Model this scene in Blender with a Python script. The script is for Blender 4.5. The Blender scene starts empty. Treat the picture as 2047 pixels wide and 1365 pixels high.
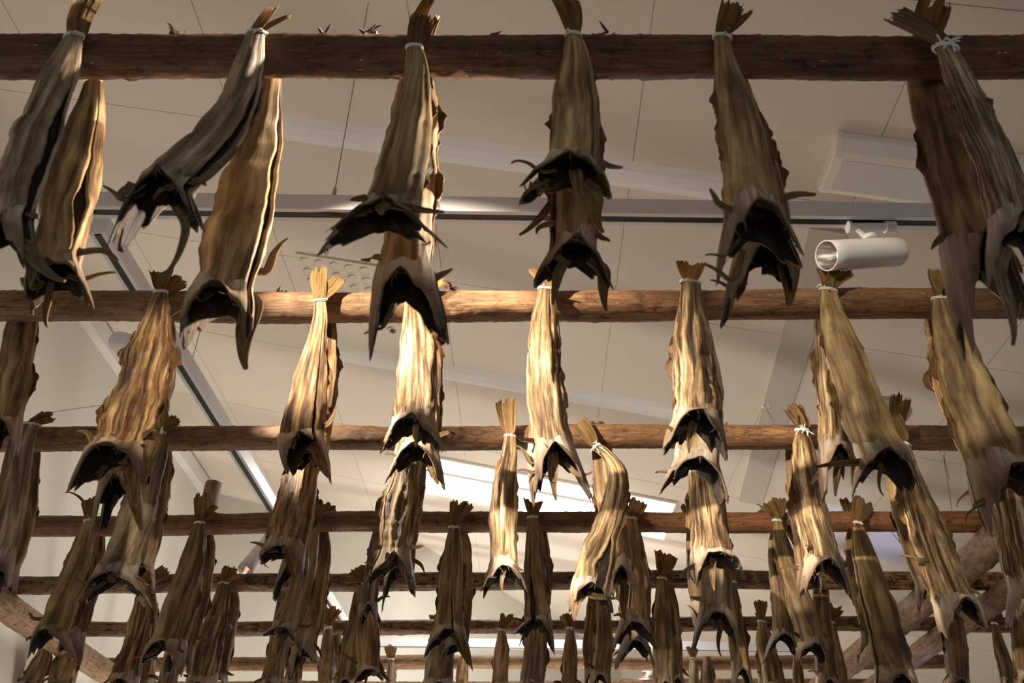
import bpy, math, random
import numpy as np
from mathutils import Vector, Matrix

S = bpy.context.scene
COL = S.collection
# ------------------------------------------------------------------ camera
FPX, PITCH, CAMZ = 1650.0, math.radians(35.8), 1.6      # focal length in pixels of a 2047 px frame
CP, SP = math.cos(PITCH), math.sin(PITCH)
cam = bpy.data.objects.new('camera', bpy.data.cameras.new('camera'))
COL.objects.link(cam)
cam.location = (0, 0, CAMZ)
cam.rotation_euler = (math.pi / 2 + PITCH, 0, 0)
cam.data.sensor_width = 36.0
cam.data.lens = 36.0 * FPX / 2047.0
cam.data.clip_start = 0.05
cam.data.dof.use_dof = True
cam.data.dof.focus_distance = 3.0
cam.data.dof.aperture_fstop = 6.0
S.camera = cam

# ------------------------------------------------------------------ world and exposure
S.view_settings.view_transform = 'Standard'
S.view_settings.look = 'None'
S.view_settings.gamma = 1.0
S.view_settings.use_curve_mapping = False
S.view_settings.exposure = 0.0
W = bpy.data.worlds.new('world'); S.world = W
W.use_nodes = True
W.node_tree.nodes['Background'].inputs[0].default_value = (0.95, 0.93, 0.90, 1)
W.node_tree.nodes['Background'].inputs[1].default_value = 0.135


def lamp(name, kind, loc, aim, power, color, **kw):
    d = bpy.data.lights.new(name, kind)
    d.energy = power; d.color = color
    for k, v in kw.items(): setattr(d, k, v)
    o = bpy.data.objects.new(name, d); COL.objects.link(o)
    o.location = loc
    o.rotation_euler = (Vector(aim) - Vector(loc)).to_track_quat('-Z', 'Y').to_euler()
    return o

WARM = (1.0, 0.84, 0.64)
# exhibition spots on a track above the viewer: they shine over the first pole onto the second and third
lamp('key_spot', 'SPOT', (-1.35, 0.72, 3.50), (0.15, 2.20, 2.80), 780, WARM, spot_size=math.radians(33), spot_blend=0.5, shadow_soft_size=0.015)
lamp('right_spot', 'SPOT', (0.40, 0.58, 3.50), (1.20, 2.40, 2.70), 60, WARM, spot_size=math.radians(34), spot_blend=0.5, shadow_soft_size=0.015)
lamp('left_spot', 'SPOT', (-0.30, 0.62, 3.50), (-0.92, 1.95, 2.72), 110, WARM, spot_size=math.radians(22), spot_blend=0.4, shadow_soft_size=0.015)
lamp('added_rim_spot', 'SPOT', (0.28, 1.16, 3.78), (-0.80, 1.08, 2.72), 330, WARM, spot_size=math.radians(25), spot_blend=0.5, shadow_soft_size=0.015)  # added out of view to light the right flanks of the left fish
# soft cool fill added behind the viewer to lift the first row
lamp('front_fill', 'AREA', (0.3, -2.2, 1.3), (0, 1.0, 2.7), 13, (0.88, 0.94, 1.0), shape='RECTANGLE', size=2.4, size_y=1.2)
lamp('far_fill', 'SPOT', (0.1, 4.7, 0.3), (0.1, 6.2, 3.4), 380, (1.0, 0.94, 0.84), spot_size=math.radians(44), spot_blend=0.7, shadow_soft_size=0.1)  # unseen spot added to brighten the far track and back ceiling
lamp('ceiling_fill_left', 'AREA', (-2.45, 2.4, 3.35), (-1.6, 2.5, 4.6), 2.5, (1.0, 0.90, 0.78), shape='RECTANGLE', size=3.0, size_y=0.15)  # fill added left of the frame to lift the ceiling
lamp('ceiling_fill_right', 'AREA', (2.75, 2.6, 2.95), (2.2, 2.6, 3.7), 2.5, (1.0, 0.88, 0.78), shape='RECTANGLE', size=0.12, size_y=2.6)  # second added ceiling fill, out of view on the right
lamp('centre_spot', 'SPOT', (-0.45, 0.62, 3.52), (0.12, 2.6, 2.72), 300, WARM, spot_size=math.radians(15), spot_blend=0.5, shadow_soft_size=0.015)
# added unseen fills: one for the back wall, one for ceiling and fish flanks
lamp('back_fill', 'AREA', (-0.6, 6.2, 0.5), (-0.6, 7.0, 3.6), 105, (1.0, 0.91, 0.78), shape='RECTANGLE', size=3.5, size_y=0.8)
lamp('mid_fill', 'AREA', (-2.55, 3.2, 0.9), (0.4, 3.6, 4.0), 20, (1.0, 0.84, 0.68), shape='RECTANGLE', size=2.6, size_y=0.7)
# cool daylight from low on the right
lamp('daylight', 'SPOT', (2.85, 4.8, 0.3), (2.45, 5.2, 2.93), 240, (0.26, 0.40, 1.0), spot_size=math.radians(17), spot_blend=0.6, shadow_soft_size=0.2)


# ------------------------------------------------------------------ pixel helpers
def ray(u, v):
    x, y = (u - 1023.5) / FPX, (682.5 - v) / FPX
    return np.array([x, CP - y * SP, SP + y * CP])

def at_y(u, v, Y):
    r = ray(u, v) * (Y / ray(u, v)[1]); r[2] += CAMZ
    return r

def at_z(u, v, Z):
    r = ray(u, v); r = r * ((Z - CAMZ) / r[2]); r[2] += CAMZ
    return r

def depth(P):
    return P[1] * CP + (P[2] - CAMZ) * SP

# ------------------------------------------------------------------ node materials
def new_mat(name):
    m = bpy.data.materials.new(name); m.use_nodes = True
    nt = m.node_tree
    return m, nt, nt.nodes['Principled BSDF']

def N(nt, kind, **kw):
    n = nt.nodes.new(kind)
    for k, v in kw.items():
        if k in n.inputs: n.inputs[k].default_value = v
        else: setattr(n, k, v)
    return n

def ramp(nt, fac, stops):
    r = nt.nodes.new('ShaderNodeValToRGB')
    e = r.color_ramp.elements
    while len(e) < len(stops): e.new(0.5)
    for el, (p, c) in zip(e, stops):
        el.position = p; el.color = (*c, 1)
    nt.links.new(fac, r.inputs[0])
    return r.outputs[0]

def mix(nt, mode, fac, a, b):
    n = nt.nodes.new('ShaderNodeMix'); n.data_type = 'RGBA'; n.blend_type = mode
    for sock, val in ((0, fac), (6, a), (7, b)):
        if isinstance(val, (int, float)): n.inputs[sock].default_value = val
        elif isinstance(val, tuple): n.inputs[sock].default_value = (*val, 1)
        else: nt.links.new(val, n.inputs[sock])
    return n.outputs[2]

def coords(nt, scale, which='UV'):
    tc = nt.nodes.new('ShaderNodeTexCoord')
    mp = nt.nodes.new('ShaderNodeMapping'); mp.inputs['Scale'].default_value = scale
    nt.links.new(tc.outputs[which], mp.inputs[0])
    oi = nt.nodes.new('ShaderNodeObjectInfo')
    ml = nt.nodes.new('ShaderNodeMath'); ml.operation = 'MULTIPLY'; ml.inputs[1].default_value = 37.0
    nt.links.new(oi.outputs['Random'], ml.inputs[0])
    nt.links.new(ml.outputs[0], mp.inputs['Location'])
    return mp.outputs[0], oi

def noise(nt, vec, scale, detail=5, rough=0.6, dist=0.0):
    n = N(nt, 'ShaderNodeTexNoise', Scale=scale, Detail=detail, Roughness=rough, Distortion=dist)
    nt.links.new(vec, n.inputs['Vector'])
    return n.outputs['Fac']

def bump(nt, h, strength, distance, bsdf):
    b = N(nt, 'ShaderNodeBump', Strength=strength, Distance=distance)
    nt.links.new(h, b.inputs['Height']); nt.links.new(b.outputs[0], bsdf.inputs['Normal'])

def skin_mat(name, stops, rough=0.5, translucent=0.0, sv=(11, 3.0, 1), spec=0.35, bstr=0.7, grad=None, stripes=False):
    m, nt, b = new_mat(name)
    vec, oi = coords(nt, sv)
    streak = noise(nt, vec, 2.0, 8, 0.62, 0.4)
    base = ramp(nt, streak, stops)
    v2, _ = coords(nt, (2.5, 5, 1))
    blot = ramp(nt, noise(nt, v2, 1.6, 5), [(0.30, (0.42, 0.36, 0.30)), (0.55, (1, 1, 1)), (0.72, (1.18, 1.14, 1.10))])
    c = mix(nt, 'MULTIPLY', 1.0, base, blot)
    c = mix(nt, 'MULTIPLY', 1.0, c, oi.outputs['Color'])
    if stripes:                                                       # dark dried skin between pale strips of flesh
        v7, _ = coords(nt, (6.5, 0.9, 1))
        st = ramp(nt, noise(nt, v7, 2.4, 4, 0.55, 0.6), [(0.38, (0.36, 0.25, 0.16)), (0.45, (1, 1, 1))])
        c = mix(nt, 'MULTIPLY', 1.0, c, st)
    if grad:
        tc = nt.nodes.new('ShaderNodeTexCoord'); sx_ = nt.nodes.new('ShaderNodeSeparateXYZ'); nt.links.new(tc.outputs['UV'], sx_.inputs[0])
        ml = N(nt, 'ShaderNodeMath', operation='MULTIPLY_ADD'); nt.links.new(sx_.outputs[1], ml.inputs[0]); ml.inputs[1].default_value = 14.0
        nt.links.new(streak, ml.inputs[2])
        c = mix(nt, 'MULTIPLY', 1.0, c, ramp(nt, ml.outputs[0], grad))
    nt.links.new(c, b.inputs['Base Color'])
    b.inputs['Roughness'].default_value = rough
    b.inputs['Specular IOR Level'].default_value = spec
    v3, _ = coords(nt, (34, 9, 1))
    h = noise(nt, v3, 2.0, 6, 0.7, 0.3)
    bump(nt, h, bstr, 0.006, b)
    if translucent:
        tr = nt.nodes.new('ShaderNodeBsdfTranslucent'); nt.links.new(c, tr.inputs[0])
        mx = nt.nodes.new('ShaderNodeMixShader'); mx.inputs[0].default_value = translucent
        nt.links.new(b.outputs[0], mx.inputs[1]); nt.links.new(tr.outputs[0], mx.inputs[2])
        nt.links.new(mx.outputs[0], nt.nodes['Material Output'].inputs[0])
    return m

M = {}
M['skin'] = skin_mat('dried_skin', [(0.35, (0.045, 0.026, 0.013)), (0.45, (0.19, 0.125, 0.062)), (0.54, (0.40, 0.30, 0.18)), (0.66, (0.72, 0.61, 0.45))], stripes=True)
M['skin_smooth'] = skin_mat('smooth_skin', [(0.34, (0.06, 0.037, 0.020)), (0.45, (0.20, 0.14, 0.082)), (0.55, (0.40, 0.32, 0.21)), (0.68, (0.64, 0.56, 0.44))], sv=(6, 1.7, 1), bstr=0.45, spec=0.45)
M['fin'] = skin_mat('dried_fin', [(0.28, (0.12, 0.065, 0.025)), (0.46, (0.36, 0.235, 0.10)), (0.66, (0.62, 0.47, 0.26))], rough=0.55, translucent=0.55, sv=(16, 2.0, 1))
M['collar'] = skin_mat('dried_collar', [(0.26, (0.07, 0.05, 0.04)), (0.42, (0.30, 0.25, 0.21)), (0.55, (0.46, 0.415, 0.37)), (0.70, (0.68, 0.645, 0.60))], rough=0.42, sv=(9, 8, 1), grad=[(0.42, (0.62, 0.50, 0.36)), (0.66, (1.2, 1.17, 1.14)), (0.85, (1.0, 0.94, 0.88)), (1.05, (0.5, 0.42, 0.36))])
M['flap'] = skin_mat('dried_flap', [(0.26, (0.05, 0.026, 0.012)), (0.45, (0.19, 0.11, 0.05)), (0.7, (0.46, 0.33, 0.19))], rough=0.5, translucent=0.15, sv=(5, 6, 1))
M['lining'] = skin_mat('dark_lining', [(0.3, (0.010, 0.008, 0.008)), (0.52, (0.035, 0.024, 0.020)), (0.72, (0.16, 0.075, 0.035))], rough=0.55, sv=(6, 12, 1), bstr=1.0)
M['strip'] = skin_mat('dried_strip', [(0.26, (0.07, 0.045, 0.026)), (0.46, (0.27, 0.19, 0.11)), (0.68, (0.56, 0.45, 0.31))], rough=0.55, translucent=0.12, sv=(5, 14, 1))

def plain(name, col, rough=0.5, metal=0.0, grain=0.0, gscale=60.0, spec=0.5):
    m, nt, b = new_mat(name)
    b.inputs['Roughness'].default_value = rough; b.inputs['Metallic'].default_value = metal
    b.inputs['Specular IOR Level'].default_value = spec
    vec, oi = coords(nt, (1, 1, 1), 'Object')
    n = noise(nt, vec, gscale, 3)
    k = 1 - grain
    c = ramp(nt, n, [(0.3, tuple(x * k for x in col)), (0.7, col)])
    nt.links.new(c, b.inputs['Base Color'])
    return m

def wood_mat(name, dark, mid, lite, blot=(0.30, 0.22, 0.16), bl=(0.34, 0.5)):
    m, nt, b = new_mat(name)
    vec, oi = coords(nt, (2.2, 3.0, 1))
    v2, _ = coords(nt, (9, 2.2, 1))
    c = ramp(nt, noise(nt, v2, 2.5, 8, 0.65, 0.5), [(0.25, dark), (0.5, mid), (0.75, lite)])
    v3, _ = coords(nt, (4, 9, 1))
    d = ramp(nt, noise(nt, v3, 2.2, 6, 0.7, 0.6), [(bl[0], blot), (bl[1], (1, 1, 1))])
    c = mix(nt, 'MULTIPLY', 1.0, c, d)
    big = ramp(nt, noise(nt, vec, 1.3, 3), [(0.3, (0.6, 0.55, 0.5)), (0.6, (1.05, 1.0, 0.95))])
    c = mix(nt, 'MULTIPLY', 1.0, c, big)
    v5, _ = coords(nt, (7, 0.9, 1))                                  # drying cracks along the grain
    crack = ramp(nt, noise(nt, v5, 3.0, 4, 0.5, 1.2), [(0.485, (1, 1, 1)), (0.5, (0.25, 0.2, 0.17)), (0.515, (1, 1, 1))])
    c = mix(nt, 'MULTIPLY', 0.8, c, crack)
    v6, _ = coords(nt, (16, 26, 1))                                  # pale scars where the bark was knocked off
    scar = ramp(nt, noise(nt, v6, 1.6, 3, 0.5), [(0.72, (0, 0, 0)), (0.76, (1, 1, 1))])
    c = mix(nt, 'MIX', scar, c, (0.55, 0.42, 0.28))
    nt.links.new(c, b.inputs['Base Color'])
    b.inputs['Roughness'].default_value = 0.5
    b.inputs['Specular IOR Level'].default_value = 0.3
    v4, _ = coords(nt, (22, 7, 1))
    bump(nt, noise(nt, v4, 2.0, 6, 0.7), 0.6, 0.006, b)
    return m

M['log_dark'] = wood_mat('dark_pole_wood', (0.045, 0.022, 0.013), (0.13, 0.062, 0.034), (0.24, 0.125, 0.065))
M['log_tan'] = wood_mat('tan_pole_wood', (0.085, 0.042, 0.021), (0.235, 0.13, 0.066), (0.40, 0.25, 0.135))
M['log_brown'] = wood_mat('brown_pole_wood', (0.07, 0.03, 0.014), (0.20, 0.092, 0.04), (0.34, 0.175, 0.08))
M['log_bark'] = wood_mat('spotted_bark', (0.05, 0.025, 0.013), (0.20, 0.105, 0.05), (0.38, 0.23, 0.12), (0.10, 0.07, 0.05), (0.42, 0.52))
M['log_beam_dark'] = wood_mat('old_beam_wood', (0.07, 0.038, 0.022), (0.20, 0.115, 0.068), (0.32, 0.21, 0.135))
M['log_beam'] = wood_mat('beam_wood', (0.13, 0.075, 0.045), (0.30, 0.19, 0.115), (0.42, 0.30, 0.20))
M['white_paint'] = plain('ceiling_paint', (0.74, 0.655, 0.585), 0.8, grain=0.03, gscale=90)
M['wall_paint'] = plain('wall_paint', (0.70, 0.69, 0.63), 0.8, grain=0.03, gscale=40)
M['band_paint'] = plain('light_band_and_cornice_paint', (0.80, 0.785, 0.79), 0.7, grain=0.03)  # pale tone stands in for the ceiling light bands; also colours the cornice
M['grey_paint'] = plain('shadow_strip_and_bar_paint', (0.56, 0.50, 0.45), 0.7, grain=0.04)  # grey stands in for the ceiling shadow; also colours the glazing bar
M['floor'] = plain('floor_concrete', (0.42, 0.36, 0.30), 0.6, grain=0.25, gscale=6)
M['rail'] = plain('rail_enamel', (0.72, 0.71, 0.75), 0.35, grain=0.03)
M['lamp_white'] = plain('lamp_enamel', (0.70, 0.69, 0.70), 0.4, grain=0.03)
M['black'] = plain('black_plastic', (0.012, 0.012, 0.012), 0.5, grain=0.3)
M['cream'] = plain('fixture_cream', (0.88, 0.84, 0.76), 0.35, grain=0.02)
M['chrome'] = plain('reflector_metal', (0.85, 0.85, 0.85), 0.22, 1.0, grain=0.1)
M['wire'] = plain('steel_wire', (0.13, 0.12, 0.11), 0.5, 0.3, grain=0.2)
M['steel'] = plain('vent_steel', (0.50, 0.46, 0.42), 0.4, 0.3, grain=0.1)
M['vent'] = plain('vent_cream', (0.76, 0.67, 0.57), 0.6, grain=0.05)
M['twine'] = plain('white_twine', (0.78, 0.75, 0.72), 0.9, grain=0.2, gscale=300)

def emit(name, col, strength):
    m, nt, b = new_mat(name)
    vec, _ = coords(nt, (1, 1, 1), 'Object')
    c = ramp(nt, noise(nt, vec, 2.0), [(0.2, tuple(x * 0.97 for x in col)), (0.8, col)])
    nt.links.new(c, b.inputs['Emission Color']); b.inputs['Emission Strength'].default_value = strength
    b.inputs['Base Color'].default_value = (*col, 1)
    return m
M['pane'] = emit('lit_pane', (1.0, 0.975, 0.93), 14.0)
M['bulb'] = emit('lamp_glow', (1.0, 0.93, 0.82), 6.0)
M['bulb_dim'] = emit('lamp_glow_dim', (1.0, 0.95, 0.88), 1.2)

# ------------------------------------------------------------------ mesh helpers
class MB:
    def __init__(s): s.v, s.f, s.uv, s.n = [], [], [], 0
    def grid(s, P, wrap_u=False, wrap_v=False, vlen=None, flip=False):
        """P: array (rows, cols, 3); faces between neighbours, uv = (col fraction, metres along rows)"""
        P = np.asarray(P, float); R, C = P.shape[:2]
        idx = np.arange(R * C).reshape(R, C) + s.n
        if wrap_u: idx = np.concatenate([idx, idx[:, :1]], 1)
        if wrap_v: idx = np.concatenate([idx, idx[:1]], 0)
        a, b, c, d = idx[:-1, :-1], idx[:-1, 1:], idx[1:, 1:], idx[1:, :-1]
        q = np.stack([a, b, c, d], -1).reshape(-1, 4)
        if flip: q = q[:, ::-1]
        s.f.append(q)
        uu = np.linspace(0, 1, C)
        if wrap_u: uu = 1 - np.abs(2 * np.arange(C) / C - 1)
        vv = np.linspace(0, 1, R) if vlen is None else np.asarray(vlen)
        s.uv.append(np.stack(np.meshgrid(uu, vv), -1).reshape(-1, 2))
        s.v.append(P.reshape(-1, 3)); s.n += R * C
        return idx
    def fan(s, ring, centre, flip=False):
        ring = np.asarray(ring, float); k = len(ring)
        i = np.arange(k) + s.n; c = np.full(k, s.n + k)
        t = np.stack([i, np.roll(i, -1), c, c], -1)
        if flip: t = t[:, [1, 0, 2, 3]]
        s.f.append(t)
        s.v.append(np.concatenate([ring, [centre]])); s.n += k + 1
        a = np.linspace(0, 2 * np.pi, k)
        s.uv.append(np.concatenate([np.stack([0.5 + 0.1 * np.cos(a), 0.1 * np.sin(a)], -1), [[0.5, 0]]]))
    def box(s, lo, hi):
        x0, y0, z0 = lo; x1, y1, z1 = hi
        v = np.array([(x0, y0, z0), (x1, y0, z0), (x1, y1, z0), (x0, y1, z0), (x0, y0, z1), (x1, y0, z1), (x1, y1, z1), (x0, y1, z1)], float)
        q = np.array([(0, 3, 2, 1), (4, 5, 6, 7), (0, 1, 5, 4), (1, 2, 6, 5), (2, 3, 7, 6), (3, 0, 4, 7)]) + s.n
        s.f.append(q); s.v.append(v); s.n += 8
        s.uv.append(np.zeros((8, 2)))
    def tube(s, pts, radii, k=8, caps=True, flat=1.0):
        pts = np.asarray(pts, float); n = len(pts)
        radii = np.broadcast_to(np.asarray(radii, float), (n,))
        T = np.gradient(pts, axis=0); T /= np.linalg.norm(T, axis=1)[:, None] + 1e-12
        ref = np.array([0, 1.0, 0]) if abs(T[0][1]) < 0.9 else np.array([1.0, 0, 0])
        rows = []
        a = np.linspace(0, 2 * np.pi, k, endpoint=False)
        for p, t, r in zip(pts, T, radii):
            u = np.cross(ref, t); u /= np.linalg.norm(u) + 1e-12
            w = np.cross(t, u)
            rows.append(p + r * (np.cos(a)[:, None] * u + flat * np.sin(a)[:, None] * w))
        L = np.concatenate([[0], np.cumsum(np.linalg.norm(np.diff(pts, axis=0), axis=1))])
        s.grid(np.array(rows), wrap_u=True, vlen=L)
        if caps:
            s.fan(rows[0], pts[0], flip=True); s.fan(rows[-1], pts[-1])
    def build(s, name, m, parent=None, loc=(0, 0, 0), smooth=True, color=None):
        V = np.concatenate(s.v) - np.asarray(loc, float); Q = np.concatenate(s.f); UV = np.concatenate(s.uv)
        tri = Q[:, 2] == Q[:, 3]
        me = bpy.data.meshes.new(name)
        quads, tris = Q[~tri], Q[tri][:, :3]
        li = np.concatenate([quads.reshape(-1), tris.reshape(-1)]).astype(np.int32)
        st = np.concatenate([np.arange(len(quads)) * 4, len(quads) * 4 + np.arange(len(tris)) * 3]).astype(np.int32)
        me.vertices.add(len(V)); me.vertices.foreach_set('co', V.astype(np.float32).reshape(-1))
        me.loops.add(len(li)); me.loops.foreach_set('vertex_index', li)
        me.polygons.add(len(st)); me.polygons.foreach_set('loop_start', st)
        ul = me.uv_layers.new(name='UVMap')
        ul.data.foreach_set('uv', UV[li].astype(np.float32).reshape(-1))
        me.update(calc_edges=True); me.validate()
        me.polygons.foreach_set('use_smooth', np.full(len(me.polygons), smooth))
        me.materials.append(m)
        o = bpy.data.objects.new(name, me); COL.objects.link(o)
        if parent is not None: o.parent = parent
        else: o.location = loc
        if color: o.color = (*color, 1)
        return o

def tag(o, label, cat, group=None):
    o['label'] = label; o['category'] = cat
    if group: o['group'] = group
    return o

def thing(name, label, cat, loc=(0, 0, 0), group=None):
    o = bpy.data.objects.new(name, None); COL.objects.link(o)
    o.location = loc; o.empty_display_size = 0.05
    return tag(o, label, cat, group)

def struct(o, label=None, cat='structure'):
    o['kind'] = 'structure'
    if label: o['label'] = label; o['category'] = cat
    return o

def bevel(o, w, seg=2):
    md = o.modifiers.new('bevel', 'BEVEL'); md.width = w; md.segments = seg; md.limit_method = 'ANGLE'
    return o

def smooth_noise(x, rng, freqs=(1, 2.3, 4.7), amps=(1, .5, .25)):
    x = np.asarray(x, float); y = np.zeros_like(x)
    for f_, a_ in zip(freqs, amps): y += a_ * np.sin(x * f_ * 2 * np.pi + rng.uniform(0, 6.28))
    return y / sum(amps)

# ------------------------------------------------------------------ room shell
CEIL_N = np.array([0.213974, -0.000495, 0.976839]); CEIL_D = 2.7312 * 0.97684 - 0.47927 * 0.21397
CS = 1.05                                        # ceiling scale about the viewer's height
CEIL_D *= CS
SLOPE = math.atan2(CEIL_N[0], CEIL_N[2])
def ceil_h(x): return CAMZ + (CEIL_D - CEIL_N[0] * x) / CEIL_N[2]
# ceiling frame: u along the slope (to the right and down), v into the room, w up
CEIL_M = Matrix.Translation((0, 0, ceil_h(0))) @ Matrix.Rotation(SLOPE, 4, 'Y') @ Matrix.Rotation(math.radians(-0.9), 4, 'Z')
def on_ceiling(u_px, v_px):
    r = ray(u_px, v_px); P = r * (CEIL_D / CEIL_N.dot(r)); P[2] += CAMZ
    return CEIL_M.inverted() @ Vector(P)
def place_ceiling(o):
    o.matrix_world = CEIL_M
    return o

XL, YB = -2.79, 9.6
m = MB(); m.box((-3.05, -3.2, 0.006), (4.6, 9.9, 0.11))
ceiling = struct(place_ceiling(m.build('ceiling', M['white_paint'], smooth=False)), 'pale sloping ceiling of square panels above the drying poles')
PS = 0.87 * CS
pm = MB(); pm.box((0.002, 0.002, 0.0), (PS - 0.002, PS - 0.002, 0.007))
first = None
for i in range(-4, 6):
    for j in range(-4, 11):
        x, y = -0.41 * CS + i * PS, 1.475 * CS + j * PS
        if x < -3.6 or x + PS > 5.6 or y + PS > 11: continue
        if first is None:
            first = pm.build('panel', M['white_paint'], ceiling, smooth=False); o = first
        else:
            o = first.copy(); COL.objects.link(o)
        o.parent = ceiling; o.location = (x, y, 0)

m = MB(); m.box((-4, -4, -0.1), (6, 11, 0)); struct(m.build('floor', M['floor'], smooth=False), 'concrete floor far below the drying racks')
m = MB(); m.box((XL - 0.12, -3, 0), (XL, YB, ceil_h(XL) + 0.05)); struct(m.build('wall_left', M['wall_paint'], smooth=False), 'plain pale wall on the left below the ceiling')

cz = ceil_h(XL)
m = MB(); m.box((XL, -3, cz - 0.16), (XL + 0.07, 7.0, cz - 0.03)); struct(bevel(m.build('trim_4', M['band_paint'], smooth=False), 0.004), 'pale cornice where the left wall meets the ceiling')

def wall_poly(name, pts, label, th=0.1):
    mb = MB()
    for (x0, y0), (x1, y1) in zip(pts[:-1], pts[1:]):
        d = np.array([x1 - x0, y1 - y0]); nrm = np.array([-d[1], d[0]]) / np.linalg.norm(d) * th
        A = [np.array([x0, y0, 0]), np.array([x1, y1, 0]), np.array([x1, y1, ceil_h(x1) + 0.05]), np.array([x0, y0, ceil_h(x0) + 0.05])]
        B = [a + np.array([nrm[0], nrm[1], 0]) for a in A]
        mb.grid([[A[0], A[1]], [A[3], A[2]]]); mb.grid([[B[0], B[1]], [B[3], B[2]]], flip=True)
        mb.grid([A + A[:1], B + B[:1]])
    return struct(mb.build(name, M['wall_paint'], smooth=False), label)
wall_poly('wall_back', [(XL - 0.12, 7.08), (-0.92, 7.19), (0.48, 8.70), (1.2, YB - 0.1), (5.6, YB - 0.1)], 'cream lit wall closing the back of the room')

# light bands and a rail shadow on the ceiling, built as coloured strips
def ceiling_band(name, u0, u1, v0, v1, drop, mat, label, slant=0.0, taper=0.045):
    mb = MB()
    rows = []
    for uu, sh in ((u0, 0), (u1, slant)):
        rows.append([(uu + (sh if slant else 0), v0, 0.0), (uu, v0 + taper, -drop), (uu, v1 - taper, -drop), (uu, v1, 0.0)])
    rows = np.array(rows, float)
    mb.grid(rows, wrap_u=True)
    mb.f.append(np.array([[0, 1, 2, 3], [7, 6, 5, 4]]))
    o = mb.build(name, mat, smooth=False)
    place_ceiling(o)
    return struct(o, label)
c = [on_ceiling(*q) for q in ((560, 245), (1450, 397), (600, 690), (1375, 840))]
ceiling_band('light_band_1', c[0].x, 0.95, c[0].y - 0.05, c[0].y + 0.10, 0.010, M['band_paint'], 'pale light band built as a strip across the ceiling above the front lighting track')
ceiling_band('light_band_2', -1.35, 1.10, c[2].y - 0.07, c[2].y + 0.10, 0.010, M['band_paint'], 'pale light band built as a strip across the ceiling behind the second pole')
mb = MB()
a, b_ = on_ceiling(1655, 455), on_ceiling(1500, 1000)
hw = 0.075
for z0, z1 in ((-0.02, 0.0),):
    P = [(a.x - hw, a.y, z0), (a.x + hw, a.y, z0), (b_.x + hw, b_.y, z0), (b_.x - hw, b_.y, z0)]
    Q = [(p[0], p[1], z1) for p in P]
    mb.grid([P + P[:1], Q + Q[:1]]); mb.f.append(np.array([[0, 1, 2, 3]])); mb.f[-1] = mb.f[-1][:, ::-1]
struct(place_ceiling(mb.build('rail_shadow_strip', M['grey_paint'], smooth=False)), 'grey shadow built as a flat strip running into the room on the ceiling')

# skylight panel let into the ceiling
tl, tr, bl, br = [on_ceiling(*q) for q in ((828, 903), (1340, 1012), (828, 963), (1322, 1083))]
u0, u1, v0, v1 = tl.x, br.x, tl.y, (bl.y + br.y) / 2
win = thing('window_1', 'glowing white lit skylight with grey bars in the ceiling, bottom centre', 'window')
win['kind'] = 'structure'; win.matrix_world = CEIL_M
mb = MB()
fr = 0.018
for lo, hi in (((u0 - fr, v0 - fr), (u1 + fr, v0)), ((u0 - fr, v1), (u1 + fr, v1 + fr)), ((u0 - fr, v0), (u0, v1)), ((u1, v0), (u1 + fr, v1))):
    mb.box((lo[0], lo[1], -0.022), (hi[0], hi[1], 0.0))
bevel(mb.build('window_frame', M['cream'], win, smooth=False), 0.004)
vb = v0 + (v1 - v0) * 0.36
mb = MB(); mb.box((u0, vb - 0.022, -0.02), (u1, vb + 0.022, -0.001)); bevel(mb.build('glazing_bar', M['grey_paint'], win, smooth=False), 0.004)
for lo, hi in ((v0, vb - 0.022), (vb + 0.022, v1)):
    mb = MB(); mb.box((u0, lo, -0.012), (u1, hi, -0.002)); mb.build('pane', M['pane'], win, smooth=False)

# ------------------------------------------------------------------ poles and beams
PR = 0.045
PZ = 1.49 + CAMZ
def log(name, label, cat, p0, p1, r, mat, seed, group=None, k=36, wob=0.012, sag=0.0, lump=0.05, taper=0.0, seg=70):
    rng = np.random.default_rng(seed)
    p0, p1 = np.asarray(p0, float), np.asarray(p1, float)
    L = np.linalg.norm(p1 - p0); n = int(L * seg)
    t = np.linspace(0, 1, n)
    T = (p1 - p0) / L
    ref = np.array([0, 0, 1.0]) if abs(T[2]) < 0.9 else np.array([1.0, 0, 0])
    U = np.cross(T, ref); U /= np.linalg.norm(U); V = np.cross(U, T)
    c = p0 + t[:, None] * (p1 - p0) + wob * smooth_noise(t, rng)[:, None] * V + wob * smooth_noise(t, rng)[:, None] * U * 0.5
    a = np.linspace(0, 2 * np.pi, k, endpoint=False)
    R = r * (1 - taper * t[:, None]) * np.ones((n, k))
    for q in range(5):
        R *= 1 + lump * 0.45 * np.sin(a[None, :] * rng.integers(1, 5) + rng.uniform(0, 6.28) + L * t[:, None] * rng.uniform(1.5, 9)) * np.sin(L * t[:, None] * rng.uniform(1, 6) + rng.uniform(0, 6))
    R *= 1 + 0.018 * rng.standard_normal((n, k))
    for q in range(int(L * 4)):                                    # knots and peeled flats
        tc, ac = rng.uniform(0, 1), rng.uniform(0, 6.28)
        da = np.angle(np.exp(1j * (a[None, :] - ac)))
        R *= 1 + rng.uniform(-0.08, 0.13) * np.exp(-((t[:, None] - tc) * L / rng.uniform(0.012, 0.03)) ** 2 - (da / 0.35) ** 2)
    P = c[:, None, :] + R[..., None] * (np.cos(a)[None, :, None] * U + np.sin(a)[None, :, None] * V)
    root = thing(name, label, cat, c[0], group)
    mb = MB(); mb.grid(P, wrap_u=True, vlen=t * L)
    mb.fan(P[0], c[0], flip=True); mb.fan(P[-1], c[-1])
    mb.build('trunk', mat, root, loc=c[0])
    return root, c

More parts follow.
